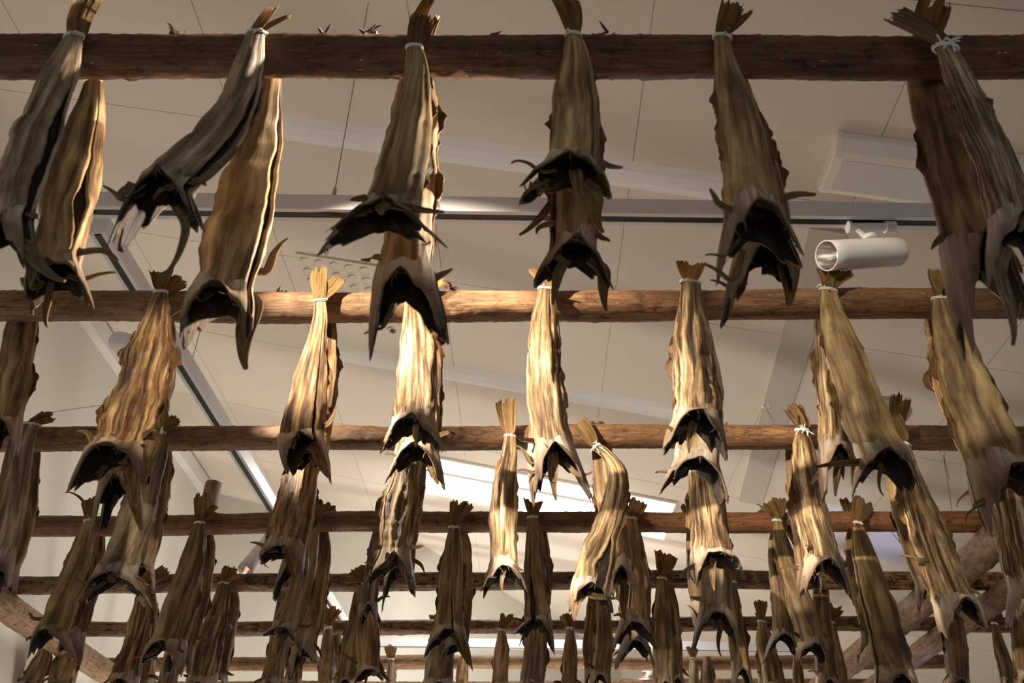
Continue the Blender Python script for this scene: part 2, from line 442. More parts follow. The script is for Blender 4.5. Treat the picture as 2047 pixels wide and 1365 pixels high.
POLES = []
pole_px = [(120, 106), (615, 602), (880, 872), (1051, 1041), (1167, 1158), (1257, 1247), (1329, 1321), (1376, 1369)]
pole_mat = ['log_dark', 'log_tan', 'log_tan', 'log_brown', 'log_bark', 'log_bark', 'log_tan', 'log_bark']
pole_lab = ['thick dark brown log, topmost pole, crossing the top of the picture',
            'reddish tan peeled log, second pole from the top, below the front lighting track',
            'orange-tan log with small knots, third pole from the top',
            'smooth brown log, fourth pole from the top, just below the glowing skylight',
            'dark spotted bark log, fifth pole from the top',
            'dark mottled bark log, sixth pole from the top',
            'light tan log, seventh pole from the top, below the far white rail',
            'reddish bark log at the very bottom of the picture, the furthest pole']
bark_spots = {0: [(350, 66), (742, 66), (1205, 68), (640, 72), (975, 74)], 1: [(895, 572), (560, 583)], 2: [(1440, 850)]}
for i, (l, r) in enumerate(pole_px):
    A, B = at_z(0, l, PZ), at_z(2047, r, PZ)
    if i in (0, 1, 2): xs = (-2.3, 2.75)
    else: xs = (-2.74, 2.95)
    f0 = lambda x: A + (B - A) * ((x - A[0]) / (B[0] - A[0]))
    rad = PR if i < 5 else (0.042 if i == 5 else 0.045)
    root, c = log('drying_pole', pole_lab[i], 'pole', f0(xs[0]), f0(xs[1]), rad, M[pole_mat[i]], 11 + i, 'drying poles', k=40 if i < 4 else 28, seg=90 if i < 4 else 50)
    POLES.append((A, B))
    rng = np.random.default_rng(60 + i)
    for (u, v) in bark_spots.get(i, []):                            # shreds of bark left on the top of the pole
        P = at_y(u, v, A[1])
        mb = MB()
        for q in range(7):
            d = rng.normal(0, 1, 3); d[2] = abs(d[2]) * 0.6; d /= np.linalg.norm(d)
            ln = rng.uniform(0.012, 0.032)
            s0 = P + np.array([rng.uniform(-.015, .015), rng.uniform(-.01, .01), -0.006])
            mb.tube([s0, s0 + d * ln * 0.6, s0 + d * ln + np.array([0, 0, rng.uniform(-.008, .008)])], [0.005, 0.004, 0.0008], 5, flat=0.5)
        mb.build('bark_shred', M['log_dark'], root, loc=c[0])

def pole_y(i, u):
    A, B = POLES[i]
    x = (u - 1023.5) / 1023.5 * B[0]
    return A[1] + (B[1] - A[1]) * (x - A[0]) / (B[0] - A[0])

ZB = PZ - PR - 0.072
la = at_z(0, 1215, ZB)
log('support_beam', 'pale brown log sloping down from the left edge under the pole ends', 'beam', (la[0] - 0.0, 0.5, ZB), (la[0] + 0.06, 6.75, ZB), 0.068, M['log_beam'], 31, 'support beams', seg=40)
ra, rb = at_z(1950, 1105, ZB), at_z(2047, 1160, ZB)
log('support_beam', 'thick brown slanting beam log at lower right, the upper of two', 'beam', (ra[0] - 0.03, 0.5, ZB), (ra[0] + 0.06, 6.75, ZB), 0.068, M['log_beam_dark'], 32, 'support beams', seg=40)
log('support_beam', 'thinner beam log at the lower right edge, the lower of two', 'beam', (rb[0] - 0.03, 0.5, ZB + 0.01), (rb[0] + 0.05, 6.75, ZB + 0.01), 0.058, M['log_beam_dark'], 33, 'support beams', seg=40)
pt = at_y(427, 966, 3.98)
log('upright_post', 'top of a weathered wooden post standing behind the fourth pole, left', 'post', (pt[0], 3.98, 0.0), (pt[0], 3.98, pt[2]), 0.042, M['log_beam'], 34, wob=0.004, seg=30)

# ------------------------------------------------------------------ lighting tracks
ZR = CAMZ + 1.70 * CS
def track(name, label, p0, p1):
    p0, p1 = np.asarray(p0, float), np.asarray(p1, float)
    L = np.linalg.norm(p1 - p0)
    root = thing(name, label, 'lighting track', p0, 'lighting tracks')
    root.rotation_euler = (0, 0, math.atan2(p1[1] - p0[1], p1[0] - p0[0]))
    mb = MB()                                                         # channel profile: two side walls, web, lips
    prof = np.array([(-0.026, 0), (-0.026, 0.062), (0.026, 0.062), (0.026, 0), (0.012, 0), (0.012, 0.004), (0.022, 0.006), (0.022, 0.05), (-0.022, 0.05), (-0.022, 0.006), (-0.012, 0.004), (-0.012, 0)])
    P = np.array([[(x, y, z) for y, z in prof] for x in np.linspace(0, L, 2)])
    mb.grid(P, wrap_u=True)
    mb.build('channel', M['rail'], root, smooth=False)
    mb = MB(); mb.box((0.01, -0.0115, 0.002), (L - 0.01, 0.0115, 0.03)); mb.build('slot', M['black'], root, smooth=False)
    for x in (-0.006, L):
        mb = MB(); mb.box((x, -0.027, -0.001), (x + 0.006, 0.027, 0.063)); mb.build('end_cap', M['lamp_white'], root, smooth=False)
    return root
yf = 1.71 * CS
f0, f1 = at_z(185, 424, ZR), at_z(1885, 445, ZR)
track('lighting_track', 'long white ceiling track across the picture, level with the big right spotlight', (f0[0], f0[1], ZR), (1.75, f1[1] + 0.012, ZR))
s0, s1 = at_z(178, 440, ZR), at_z(545, 1032, ZR)
track('lighting_track', 'white track running diagonally away on the left side of the picture', (s0[0], s0[1] + 0.06, ZR), (s1[0] + 0.06, 6.2, ZR))
b0, b1 = at_z(775, 1292, ZR), at_z(1480, 1303, ZR)
track('lighting_track', 'far white track low in the picture, behind the sixth pole', (-1.1, b0[1], ZR), (2.3, b1[1], ZR))

def spotlight(label, butt, mouth, dia, rail_pt, glow, energy, aim_extra=None, size=40, aim=None):
    """cylindrical head from butt to mouth, stem up to the track"""
    butt, mouth = np.asarray(butt, float), np.asarray(mouth, float)
    root = thing('track_spotlight', label, 'spotlight', rail_pt, 'track spotlights')
    d = mouth - butt; L = np.linalg.norm(d); d /= L
    r = dia / 2
    mb = MB()
    prof = [(0, 0.55), (0.004, 0.80), (0.012, 0.95), (0.022, 1.0)] + [(t, 1.0) for t in np.linspace(0.04, L, 8)] + [(L, 0.93), (L - 0.003, 0.92)]
    a = np.linspace(0, 2 * np.pi, 40, endpoint=False)
    ref = np.array([0, 0, 1.0]); U = np.cross(d, ref); U /= np.linalg.norm(U); V = np.cross(U, d)
    rows = np.array([butt + d * t + r * q * (np.cos(a)[:, None] * U + np.sin(a)[:, None] * V) for t, q in prof])
    mb.grid(rows, wrap_u=True); mb.fan(rows[0], butt, flip=True)
    mb.build('lamp_head', M['lamp_white'], root, loc=rail_pt)
    mb = MB()
    prof = [(L - 0.003, 0.91), (L - 0.02, 0.82), (L - 0.04, 0.62), (L - 0.055, 0.36)]
    rows = np.array([butt + d * t + r * q * (np.cos(a)[:, None] * U + np.sin(a)[:, None] * V) for t, q in prof])
    # facetted reflector
    rows[1:, ::2] += 0.0012 * (rows[1:, ::2] - (butt + d * (L - 0.03))) / r
    mb.grid(rows, wrap_u=True, flip=True); refl = mb.build('reflector', M['chrome'], root, loc=rail_pt)
    mb = MB(); ce = butt + d * (L - 0.054); rg = np.array([ce + r * 0.36 * (np.cos(t) * U + np.sin(t) * V) for t in a])
    mb.fan(rg, ce + d * 0.006); mb.build('bulb', glow, refl, loc=rail_pt)
    mb = MB()
    mid = butt + d * L * 0.35 + np.array([0, 0, r * 0.9])
    rp = np.asarray(rail_pt, float)
    ty = rp[1] if aim_extra == 'x' else mid[1]
    mb.tube([mid, [mid[0], ty, rp[2] - 0.02]], 0.010, 12)
    mb.tube([[mid[0], mid[1], mid[2] + 0.012], [mid[0], mid[1], mid[2] + 0.026]], 0.020, 16)
    mb.build('stem', M['lamp_white'], root, loc=rail_pt)
    mb = MB()
    ax = np.array([1.0, 0, 0]) if aim_extra == 'x' else np.array([0, 1.0, 0])
    top = np.array([mid[0], ty, rp[2] - 0.014])
    mb.tube([top - ax * 0.025, top + ax * 0.11], 0.014, 12)
    mb.tube([top - ax * 0.022, top - ax * 0.030], 0.020, 12)
    mb.tube([top + ax * 0.085, top + ax * 0.115], 0.019, 12)
    mb.build('adapter', M['lamp_white'], root, loc=rail_pt)
    if energy:
        l = lamp('spot', 'SPOT', mouth + d * 0.004, mouth + d if aim is None else aim, energy, WARM, spot_size=math.radians(size), spot_blend=0.5, shadow_soft_size=0.025)
        l.parent = root; l.matrix_parent_inverse = Matrix.Translation(-Vector(rail_pt))
    return root

# right lamp on the front track, pointing left
yy = f1[1] + 0.005
bt = at_y(1800, 503, yy - 0.02); mo = at_y(1652, 511, yy - 0.10)
spotlight('large white cylinder spotlight pointing left below the front track, right side', bt, mo, 0.088, (bt[0] - 0.03, yy, ZR), M['bulb_dim'], 620, 'x', 40, (-0.7, 1.15, 2.85))
# left lamp on the side track, pointing right
sx = lambda y: s0[0] + (s1[0] + 0.06 - s0[0]) * (y - s0[1]) / (6.2 - s0[1])
bt = at_y(232, 682, 2.62); mo = at_y(344, 712, 2.50)
spotlight('white cylinder spotlight partly hidden behind a stockfish on the left track', bt, mo, 0.085, (sx(2.55), 2.58, ZR), M['bulb_dim'], 150, 'y', 60, (0.5, 2.35, 2.7))
bt = at_y(556, 1062, 4.35); mo = at_y(489, 1141, 4.22)
spotlight('white spotlight shining down to the left below the fourth pole', bt, mo, 0.088, (sx(4.3), 4.35, ZR), M['bulb'], 12, 'y', 50)
bt = at_y(1312, 1318, b0[1] + 0.10); mo = at_y(1292, 1352, b0[1] - 0.02)
spotlight('small bright spotlight below the far track at the bottom centre', bt, mo, 0.085, (bt[0], b0[1], ZR), M['bulb'], 30, 'x', 60)

def wire(label, P, Q, r=0.0014, fitting=True, name='suspension_wire'):
    root = thing(name, label, 'wire', P, 'suspension wires')
    mb = MB(); mb.tube([P, (np.asarray(P) + Q) / 2, Q], r, 6); mb.build('cable', M['wire'], root, loc=P)
    if fitting:
        mb = MB(); P = np.asarray(P, float)
        d = (np.asarray(Q) - P); d /= np.linalg.norm(d)
        mb.tube([P - d * 0.002, P + d * 0.02, P + d * 0.028], [0.0065, 0.0065, 0.003], 10); mb.build('fitting', M['steel'], root, loc=P)
    return root
for (u, v, lab) in ((668, 388, 'thin dark wire holding the front track, left of the centre stockfish'), (1960, 405, 'thin wire holding the right end of the front track')):
    P = at_z(u, v, ZR + 0.063); wire(lab, P, (P[0], P[1], ceil_h(P[0]) - 0.0))
P = at_z(361, 728, ZR + 0.063); P[0] = sx(P[1]); wire('thin wire holding the left track beside the left spotlight', P, (P[0], P[1], ceil_h(P[0])))
P, Q = at_y(1532, 812, 3.30), at_y(1556, 850, 3.2)
def ring_wire(label, pr, p2, p3, Y):
    root = thing('wire_loop', label, 'wire', pr, 'wire loops')
    mb = MB(); mb.tube([pr, p2], 0.0014, 6); mb.tube([pr, p3], 0.0014, 6); mb.build('cable', M['wire'], root, loc=pr)
    mb = MB(); t = np.linspace(0, 2 * np.pi, 17)
    mb.tube([pr + np.array([0.012 * math.cos(x), 0, 0.012 * math.sin(x) + 0.012]) for x in t], 0.002, 6, caps=False); mb.build('ring', M['steel'], root, loc=pr)
pr = at_y(1532, 818, 2.74)
ring_wire('small wire ring above the third pole, right of centre', pr, at_y(1560, 856, 2.72), at_y(1551, 856, 2.72), 2.74)
pr = at_y(1886, 910, 3.4)
ring_wire('knotted thin wire hanging below the third pole at right', pr, at_y(1906, 1040, 3.42), at_y(1898, 960, 3.42), 3.4)
wire('slanting thin dark wire between the fourth pole and a stockfish, right', at_y(1880, 1182, 4.05), at_y(1776, 1056, 3.45), fitting=False)
wire('fine string from the bent tail on the third pole, left', at_y(84, 826, 2.60), at_y(215, 808, 2.60), 0.001, fitting=False)

# ------------------------------------------------------------------ things on the ceiling
def ceiling_thing(name, label, cat, u, v):
    o = thing(name, label, cat); c = on_ceiling(u, v)
    o.matrix_world = CEIL_M @ Matrix.Translation(c)
    return o
fx = ceiling_thing('ceiling_fixture', 'long cream box light fitting on the ceiling, upper right', 'light fitting', 1672, 262)
mb = MB()
prof = np.array([(0.0, 0), (0.0, -0.035), (0.03, -0.078), (0.055, -0.088), (0.215, -0.088), (0.24, -0.078), (0.27, -0.035), (0.27, 0)])
mb.grid(np.array([[(x, y, z) for y, z in prof] for x in (0.028, 1.38)]), wrap_u=True)
bevel(mb.build('housing', M['cream'], fx, smooth=False), 0.003)
for nm, x0, x1 in (('end_cap', 0.0, 0.028), ('end_cap', 1.38, 1.41)):
    mb = MB(); g = [[(x, 0.135 + (y - 0.135) * k, z * k) for y, z in prof] for x, k in ((x0, 0.94 if x0 == 0 else 1.02), (x0 + 0.006, 1.02), (x1, 1.02 if x0 == 0 else 0.94))]
    mb.grid(np.array(g), wrap_u=True); mb.f.append(np.array([[7, 6, 1, 0], [6, 5, 2, 1], [5, 4, 3, 2]])); n0 = 16; mb.f.append(np.array([[n0, n0 + 1, n0 + 6, n0 + 7], [n0 + 1, n0 + 2, n0 + 5, n0 + 6], [n0 + 2, n0 + 3, n0 + 4, n0 + 5]]))
    mb.build(nm, M['cream'], fx, smooth=False)
mb = MB(); mb.box((0.04, 0.06, -0.0905), (1.37, 0.21, -0.087)); mb.build('diffuser', M['lamp_white'], fx, smooth=False)

vp = ceiling_thing('ventilation_panel', 'square cream ventilation panel with rows of round nozzles behind the second pole', 'vent', 592, 503)
mb = MB(); mb.box((0, 0, -0.014), (0.62, 0.62, 0)); bevel(mb.build('plate', M['vent'], vp, smooth=False), 0.004)
noz = None
for i in range(7):
    for j in range(7):
        if noz is None:
            mb = MB(); a = np.linspace(0, 2 * np.pi, 20, endpoint=False)
            rows = [[(0.036 * k * math.cos(t), 0.036 * k * math.sin(t), z + 0.008 * math.cos(t) * k) for t in a] for k, z in ((1, 0.0), (1, -0.003), (0.88, -0.006), (0.8, -0.003))]
            mb.grid(np.array(rows), wrap_u=True); mb.fan(rows[-1], (0, 0, -0.002)); o = noz = mb.build('nozzle', M['vent'], vp)
        else: o = noz.copy(); COL.objects.link(o); o.parent = vp
        o.location = (0.055 + i * 0.085, 0.055 + j * 0.085, -0.014)

av = ceiling_thing('air_vent', 'round slatted air vent on the ceiling above the third pole, right', 'vent', 1760, 822)
mb = MB(); a = np.linspace(0, 2 * np.pi, 36, endpoint=False)
rows = [[(r * math.cos(t), r * math.sin(t), z) for t in a] for r, z in ((0.15, 0.0), (0.145, -0.018), (0.105, -0.022), (0.10, -0.005))]
mb.grid(np.array(rows), wrap_u=True); mb.build('rim', M['steel'], av)
mb = MB(); mb.fan([(0.10 * math.cos(t), 0.10 * math.sin(t), -0.004) for t in a], (0, 0, -0.004)); mb.fan([(0.035 * math.cos(t), 0.035 * math.sin(t), -0.032) for t in a], (0, 0, -0.036)); mb.build('hub', M['black'], av)
bl_ = None
for k in range(24):
    if bl_ is None:
        mb = MB(); mb.grid([[(0.03, -0.004, -0.010), (0.03, 0.004, -0.026)], [(0.102, -0.010, -0.008), (0.102, 0.010, -0.030)]]); mb.grid([[(0.03, -0.002, -0.010), (0.03, 0.006, -0.026)], [(0.102, -0.008, -0.008), (0.102, 0.012, -0.030)]], flip=True)
        o = bl_ = mb.build('blade', M['steel'], av)
    else: o = bl_.copy(); COL.objects.link(o); o.parent = av
    o.rotation_euler = (0, 0, k * 2 * math.pi / 24)
cs = ceiling_thing('ceiling_sensor', 'small black round ceiling sensor just below the second pole', 'sensor', 784, 656)
mb = MB(); rows = [[(r * math.cos(t), r * math.sin(t), z) for t in a] for r, z in ((0.034, 0.0), (0.034, -0.012), (0.028, -0.018))]
mb.grid(np.array(rows), wrap_u=True); mb.fan(rows[-1], (0, 0, -0.018)); mb.build('rim', M['steel'], cs)
mb = MB(); mb.fan([(0.024 * math.cos(t), 0.024 * math.sin(t), -0.019) for t in a], (0, 0, -0.024)); mb.build('lens', M['black'], cs)

# ------------------------------------------------------------------ stockfish
def catmull(P, n):
    P = np.asarray(P, float)
    if len(P) == 2: return P[0] + np.linspace(0, 1, n)[:, None] * (P[1] - P[0])
    d = np.linalg.norm(np.diff(P[:, :3], axis=0), axis=1); k = np.concatenate([[0], np.cumsum(d)]); k /= k[-1]
    m = np.zeros_like(P)
    m[1:-1] = (P[2:] - P[:-2]) / (k[2:] - k[:-2])[:, None]
    m[0] = (P[1] - P[0]) / (k[1] - k[0]); m[-1] = (P[-1] - P[-2]) / (k[-1] - k[-2])
    t = np.linspace(0, 1, n); i = np.clip(np.searchsorted(k, t, side='right') - 1, 0, len(k) - 2)
    h = (k[i + 1] - k[i]); x = ((t - k[i]) / h)[:, None]; h = h[:, None]
    return (2 * x**3 - 3 * x**2 + 1) * P[i] + (x**3 - 2 * x**2 + x) * h * m[i] + (-2 * x**3 + 3 * x**2) * P[i + 1] + (x**3 - x**2) * h * m[i + 1]

def wrapd(a): return np.angle(np.exp(1j * a))

GROUP = 'stockfish hanging from the drying poles'
FISH_N = [0]

def ribbon(mb, pts, wid, thick=0.0016, cup=0.25, k=6):
    """flat tapered strip along pts (curled fin, flap)"""
    C = catmull(pts, 14); n = len(C)
    t = np.linspace(0, 1, n)
    w = np.interp(t, np.linspace(0, 1, len(wid)), wid) / 2
    T = np.gradient(C, axis=0); T /= np.linalg.norm(T, axis=1)[:, None] + 1e-12
    V = np.array([0, -1.0, 0]); U = np.cross(V, T); U /= np.linalg.norm(U, axis=1)[:, None] + 1e-9
    c = np.linspace(-1, 1, k)
    Fr = C[:, None, :] + w[:, None, None] * (c[None, :, None] * U[:, None, :] + (cup * c[None, :, None] ** 2) * V) + V * thick
    Bk = Fr - V * 2 * thick
    loop = np.concatenate([Fr, Bk[:, ::-1]], 1)
    L = np.concatenate([[0], np.cumsum(np.linalg.norm(np.diff(C, axis=0), axis=1))])
    mb.grid(loop, wrap_u=True, vlen=L)
    mb.fan(loop[0], C[0], flip=True); mb.fan(loop[-1], C[-1])

def fish(pi, side, pts, fins, Lp, Rp, label, tint=(1, 1, 1), wr=0.09, slit=None, ext=(), bow=0, twine=True, seed=None, fl=0.16, bump_y=0.0, auto=True, flat=0.55):
    FISH_N[0] += 1
    if pi >= 3: tint = (tint[0] * 0.74, tint[1] * 0.70, tint[2] * 0.66)   # dim light on the far racks, put into the tint
    rng = np.random.default_rng(seed if seed is not None else 1000 + FISH_N[0])
    hi = 0 if pi <= 2 else (1 if pi == 3 else 2)
    nt_, ns, nk = ((60, 64, 9), (44, 48, 7), (30, 34, 6))[hi]
    pa = np.array(pts, float)
    Y = pole_y(pi, pa[0, 0]) - side * (PR + 0.03)
    for _ in range(2):
        P3 = np.array([at_y(u, v, Y) for u, v, w in pa])
        a_ = np.array([w * depth(p) / FPX / 2 for p, (u, v, w) in zip(P3, pa)])
        dx = np.gradient(P3, axis=0); cs_ = np.abs(dx[:, 2]) / np.linalg.norm(dx, axis=1)
        a_ = a_ * np.clip(cs_, 0.75, 1)
        near = P3[:, 2] > PZ - PR - 0.10
        btop = max(0.008, (a_[near] * flat).max() if near.any() else 0.012)
        Y = pole_y(pi, pa[0, 0]) - side * (PR + 0.008 + min(btop, 0.036) + 0.002) + bump_y
    CA = catmull(np.column_stack([P3, a_]), ns)
    C, A = CA[:, :3], np.maximum(CA[:, 3], 0.004)
    s = np.linspace(0, 1, ns)
    L = np.concatenate([[0], np.cumsum(np.linalg.norm(np.diff(C, axis=0), axis=1))]); LEN = L[-1]
    T = np.gradient(C, axis=0); T /= np.linalg.norm(T, axis=1)[:, None]
    U = np.column_stack([-T[:, 2], np.zeros(ns), T[:, 0]])
    V = np.array([0, -1.0, 0])
    A = A * (1 + 0.05 * smooth_noise(L / 0.22, rng))
    fr = flat * (1 + 0.15 * smooth_noise(L / 0.5, rng))
    B = np.minimum(A * np.interp(s, [0, 0.15, 1], [0.75, 1.0, 1.0]) * fr, 0.042)
    B[-6:] *= np.linspace(1, 1.08, 6)
    # slit
    phi, om, sl0, sl1 = slit if slit else (rng.choice([math.radians(x) for x in (200, 335, 215, 320, 265)]), rng.uniform(0.10, 0.22), rng.uniform(0.25, 0.5), 1.2)
    o_s = om * np.clip((s - sl0) / 0.18, 0, 1) * (np.clip((sl1 - s) / 0.15, 0, 1) if sl1 < 1 else 1) * (1 + 0.3 * smooth_noise(L / 0.12, rng)) + 0.02
    # folds
    K = 20 if wr > 0.1 else 12
    fa = rng.uniform(0, 6.28, K); fs = rng.uniform(0.05, 0.16, K) if wr > 0.1 else rng.uniform(0.14, 0.4, K)
    fA = wr * 1.55 * rng.uniform(0.35, 1.0, K) * rng.choice([1, -1], K)
    fd = np.array([smooth_noise(L / rng.uniform(0.3, 0.8), rng) * rng.uniform(0.1, 0.35) for _ in range(K)])
    fe = np.array([np.clip(0.65 + 0.5 * smooth_noise(L / rng.uniform(0.15, 0.5), rng), 0, 1.2) for _ in range(K)])
    env = np.clip(s / 0.10, 0.35, 1) * np.clip((1.04 - s) / 0.12, 0.35, 1)
    lipn = np.clip(0.55 + 0.6 * smooth_noise(L / 0.16, rng), 0, 1.3)
    dth = rng.uniform(0, 6.28)
    J = np.linspace(0, 1, nt_)

    def mfac(th, i):
        m_ = 1 + 0.07 * np.cos(3 * (th - dth)) + 0.03 * np.sin(5 * th + s[i] * 3)
        dl = np.minimum(np.abs(wrapd(th - phi - o_s[i])), np.abs(wrapd(th - phi + o_s[i])))
        return m_ + fl * lipn[i] * np.exp(-(dl / 0.28) ** 2) * np.clip((s[i] - sl0 + 0.1) / 0.2, 0, 1)
    def folds(th, i):
        d = np.zeros_like(th)
        for k in range(K):
            d += fA[k] * fe[k, i] * np.exp(-np.sqrt((wrapd(th - fa[k] - fd[k, i]) / fs[k]) ** 2 + 0.04))
        return d * env[i] * (1 + 0.12 * np.sin(L[i] * 260 + th * 9) * (wr > 0.1))
    tg = np.linspace(0, 2 * math.pi, 72, endpoint=False)
    nrm = np.array([max(1.0, np.abs((mfac(tg, i) + folds(tg, i)) * np.cos(tg)).max()) for i in range(ns)]) * 0.97
    def ring(i, th, q=1.0):
        m_, f_ = mfac(th, i) / nrm[i], folds(th, i) / nrm[i]
        fy = np.where(np.sin(th) > 0, 0.9 * A[i], 0.5 * B[i]) if side > 0 else 0.8 * A[i]
        return C[i] + (A[i] * q * (m_ + f_) * np.cos(th))[:, None] * U[i] + (q * (B[i] * m_ + fy * f_) * np.sin(th))[:, None] * V
    PL, PRt = at_y(*Lp, Y), at_y(*Rp, Y)
    e0, epi = ring(ns - 1, np.array([0.0]))[0], ring(ns - 1, np.array([math.pi]))[0]
    jag = rng.uniform(0, 6.28, 5); ex = rng.uniform(0.9, 2.0, 2)
    DL, DR = PL - epi, PRt - e0
    def disp(th, tau):
        ct, st = np.cos(th), np.sin(th)
        wl, wr_ = np.minimum(np.clip(-ct, 0, 1) ** ex[0], 0.9) / 0.9, np.minimum(np.clip(ct, 0, 1) ** ex[1], 0.9) / 0.9
        wb, wf = np.clip(-st, 0, 1) ** 1.5, np.clip(st, 0, 1) ** 1.5
        jg = 1 + 0.13 * np.sin(th * 5 + jag[0]) + 0.12 * np.sin(th * 11 + jag[1]) + 0.07 * np.sin(th * 19 + jag[4])
        d = (wl * jg)[:, None] * DL + (wr_ * jg)[:, None] * DR + (wb * 0.012 * jg + wf * (0.004 * np.sin(th * 4 + jag[2]) + 0.003 * np.sin(th * 11 + jag[3])))[:, None] * T[-1]
        d = d + (0.014 * wf - 0.008 * wb)[:, None] * V * np.sin(tau * 2.2)
        return d * (tau ** 0.85)
    def rim(th, tau, q=1.0):
        Pr = C[-1] + (ring(ns - 1, th) - C[-1]) * (1 + 0.10 * np.exp(-(wrapd(th - 1.57) / 0.9) ** 2) * tau)[:, None]
        Pr = Pr + disp(th, tau)
        cen = C[-1] + T[-1] * 0.010 * tau
        # thin towards the points
        return Pr if q == 1.0 else cen + (Pr - cen) * q
    th_of = lambda i: phi + o_s[i] + (2 * math.pi - 2 * o_s[i]) * J
    taus = np.linspace(0, 1, nk + 1)[1:]
    q_in = np.clip(1 - np.minimum(0.6 * A, 0.007) / A, 0.25, 0.93)
    q_in = q_in * np.clip(0.3 + (s - sl0 + 0.25) * 3, 0.35, 1)
    outer = [ring(i, th_of(i)) for i in range(ns)] + [rim(th_of(ns - 1), t) for t in taus]
    inner = [ring(i, th_of(i), q_in[i]) for i in range(ns)] + [rim(th_of(ns - 1), t, q_in[-1] + (0.985 - q_in[-1]) * t) for t in taus]
    vl = np.concatenate([L, LEN + 0.03 * taus])
    root = thing('stockfish', label, 'stockfish', C[0], GROUP)
    loc = C[0]
    mb = MB()
    loop = np.concatenate([np.array(outer), np.array(inner)[:, ::-1]], 1)
    mb.grid(loop, wrap_u=True, vlen=vl)
    mb.grid([outer[-1], inner[-1]])
    mb.fan(outer[0], C[0], flip=True)
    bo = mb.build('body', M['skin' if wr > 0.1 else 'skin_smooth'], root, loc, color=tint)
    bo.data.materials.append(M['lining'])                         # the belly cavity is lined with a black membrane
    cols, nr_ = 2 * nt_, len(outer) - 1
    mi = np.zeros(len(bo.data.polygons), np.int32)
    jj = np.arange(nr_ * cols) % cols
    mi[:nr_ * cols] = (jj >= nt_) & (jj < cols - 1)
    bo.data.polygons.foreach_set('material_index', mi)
    # collar: pale bony rim
    i0 = int(ns * rng.uniform(0.90, 0.95))
    th = th_of(ns - 1)
    ro, ri = [], []
    for j, i in enumerate(range(i0, ns)):
        k = j / (ns - i0)
        wav = (0.030 * np.sin(th * 2 + jag[3]) + 0.018 * np.sin(th * 5 + jag[0]) + 0.012 * np.sin(th * 9 + jag[1]))[:, None] * (1 - k)
        Ro = ring(i, th); ro.append(C[i] + (Ro - C[i]) * (0.965 + wav + 0.115 * k)); ri.append(C[i] + (Ro - C[i]) * 0.92)
    for t in taus:
        Ro = rim(th, t); cen = C[-1] + T[-1] * 0.01 * t
        ro.append(cen + (Ro - cen) * (1.05 + 0.05 * math.sin(t * 3.0))); ri.append(cen + (Ro - cen) * (0.97 + 0.012 * t))
    mb = MB(); mb.grid(np.array(ro + ri[:-3:-1]), vlen=np.concatenate([np.linspace(0, 0.05, len(ro)), [0.052, 0.055]]))
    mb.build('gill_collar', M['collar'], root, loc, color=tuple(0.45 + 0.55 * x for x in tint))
    # dark lining inside the belly and throat
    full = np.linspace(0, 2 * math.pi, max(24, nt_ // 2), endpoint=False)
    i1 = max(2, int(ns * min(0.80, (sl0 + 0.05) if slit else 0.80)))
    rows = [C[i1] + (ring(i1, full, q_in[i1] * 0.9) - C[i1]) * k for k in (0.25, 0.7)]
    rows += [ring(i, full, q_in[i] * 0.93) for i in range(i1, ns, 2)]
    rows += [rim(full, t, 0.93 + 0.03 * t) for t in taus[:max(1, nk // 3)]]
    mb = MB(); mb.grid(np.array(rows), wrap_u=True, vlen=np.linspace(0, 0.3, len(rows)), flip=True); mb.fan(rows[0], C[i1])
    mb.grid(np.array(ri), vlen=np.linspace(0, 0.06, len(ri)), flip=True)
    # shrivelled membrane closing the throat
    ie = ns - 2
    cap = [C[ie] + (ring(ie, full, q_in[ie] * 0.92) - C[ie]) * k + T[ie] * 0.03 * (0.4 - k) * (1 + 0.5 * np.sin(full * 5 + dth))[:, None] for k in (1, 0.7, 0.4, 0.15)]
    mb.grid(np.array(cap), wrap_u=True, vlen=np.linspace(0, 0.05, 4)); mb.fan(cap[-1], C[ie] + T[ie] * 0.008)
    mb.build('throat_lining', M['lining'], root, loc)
    # tail fin lobes
    base = C[0]
    for (u, v, w) in fins:
        tip = at_y(u, v, Y)
        tip[1] += side * rng.uniform(-0.012, 0.012)
        D = tip - base; dl = np.linalg.norm(D); Td = D / dl
        hw = 1.3 * w * depth(tip) / FPX / 2
        U2 = np.cross(V, Td); U2 /= np.linalg.norm(U2)
        nr, nc = (14, 25) if hi == 0 else (9, 15)
        t = np.linspace(0, 1, nr); c = np.linspace(-1, 1, nc)
        h = np.minimum(A[0], 0.016) * 0.9 * (1 - t) + hw * t ** rng.uniform(0.5, 0.8)
        jg = 1 - 0.16 * rng.uniform(0, 1, nc) - rng.uniform(0.0, 0.20) * np.exp(-((c - rng.uniform(-.3, .3)) / 0.22) ** 2) - 0.10 * np.abs(c) ** 3
        tt = t[:, None] * (1 + (jg[None, :] - 1) * t[:, None] ** 1.5)
        bend = rng.uniform(-0.10, 0.10) * dl
        cen = base + tt[..., None] * D + (bend * np.sin(math.pi * tt) * 0.6)[..., None] * U2
        yy_ = 0.0013 * np.cos(c * math.pi * nc / 4.2)[None, :] * t[:, None] + rng.uniform(-0.5, 0.7) * (c[None, :] ** 2) * h[:, None] * 0.8 + rng.uniform(-.4, .4) * c[None, :] * h[:, None]
        Fr = cen + (h[:, None] * c[None, :])[..., None] * U2 + yy_[..., None] * V
        Bk = Fr - V * 0.0014
        mb = MB(); mb.grid(np.concatenate([Fr, Bk[:, ::-1]], 1), wrap_u=True, vlen=t * dl); mb.grid([Fr[-1], Bk[-1]]); mb.grid([Bk[0], Fr[0]])
        mb.build('tail_fin', M['fin'], root, loc, color=tuple(0.35 + 0.65 * x for x in tint))
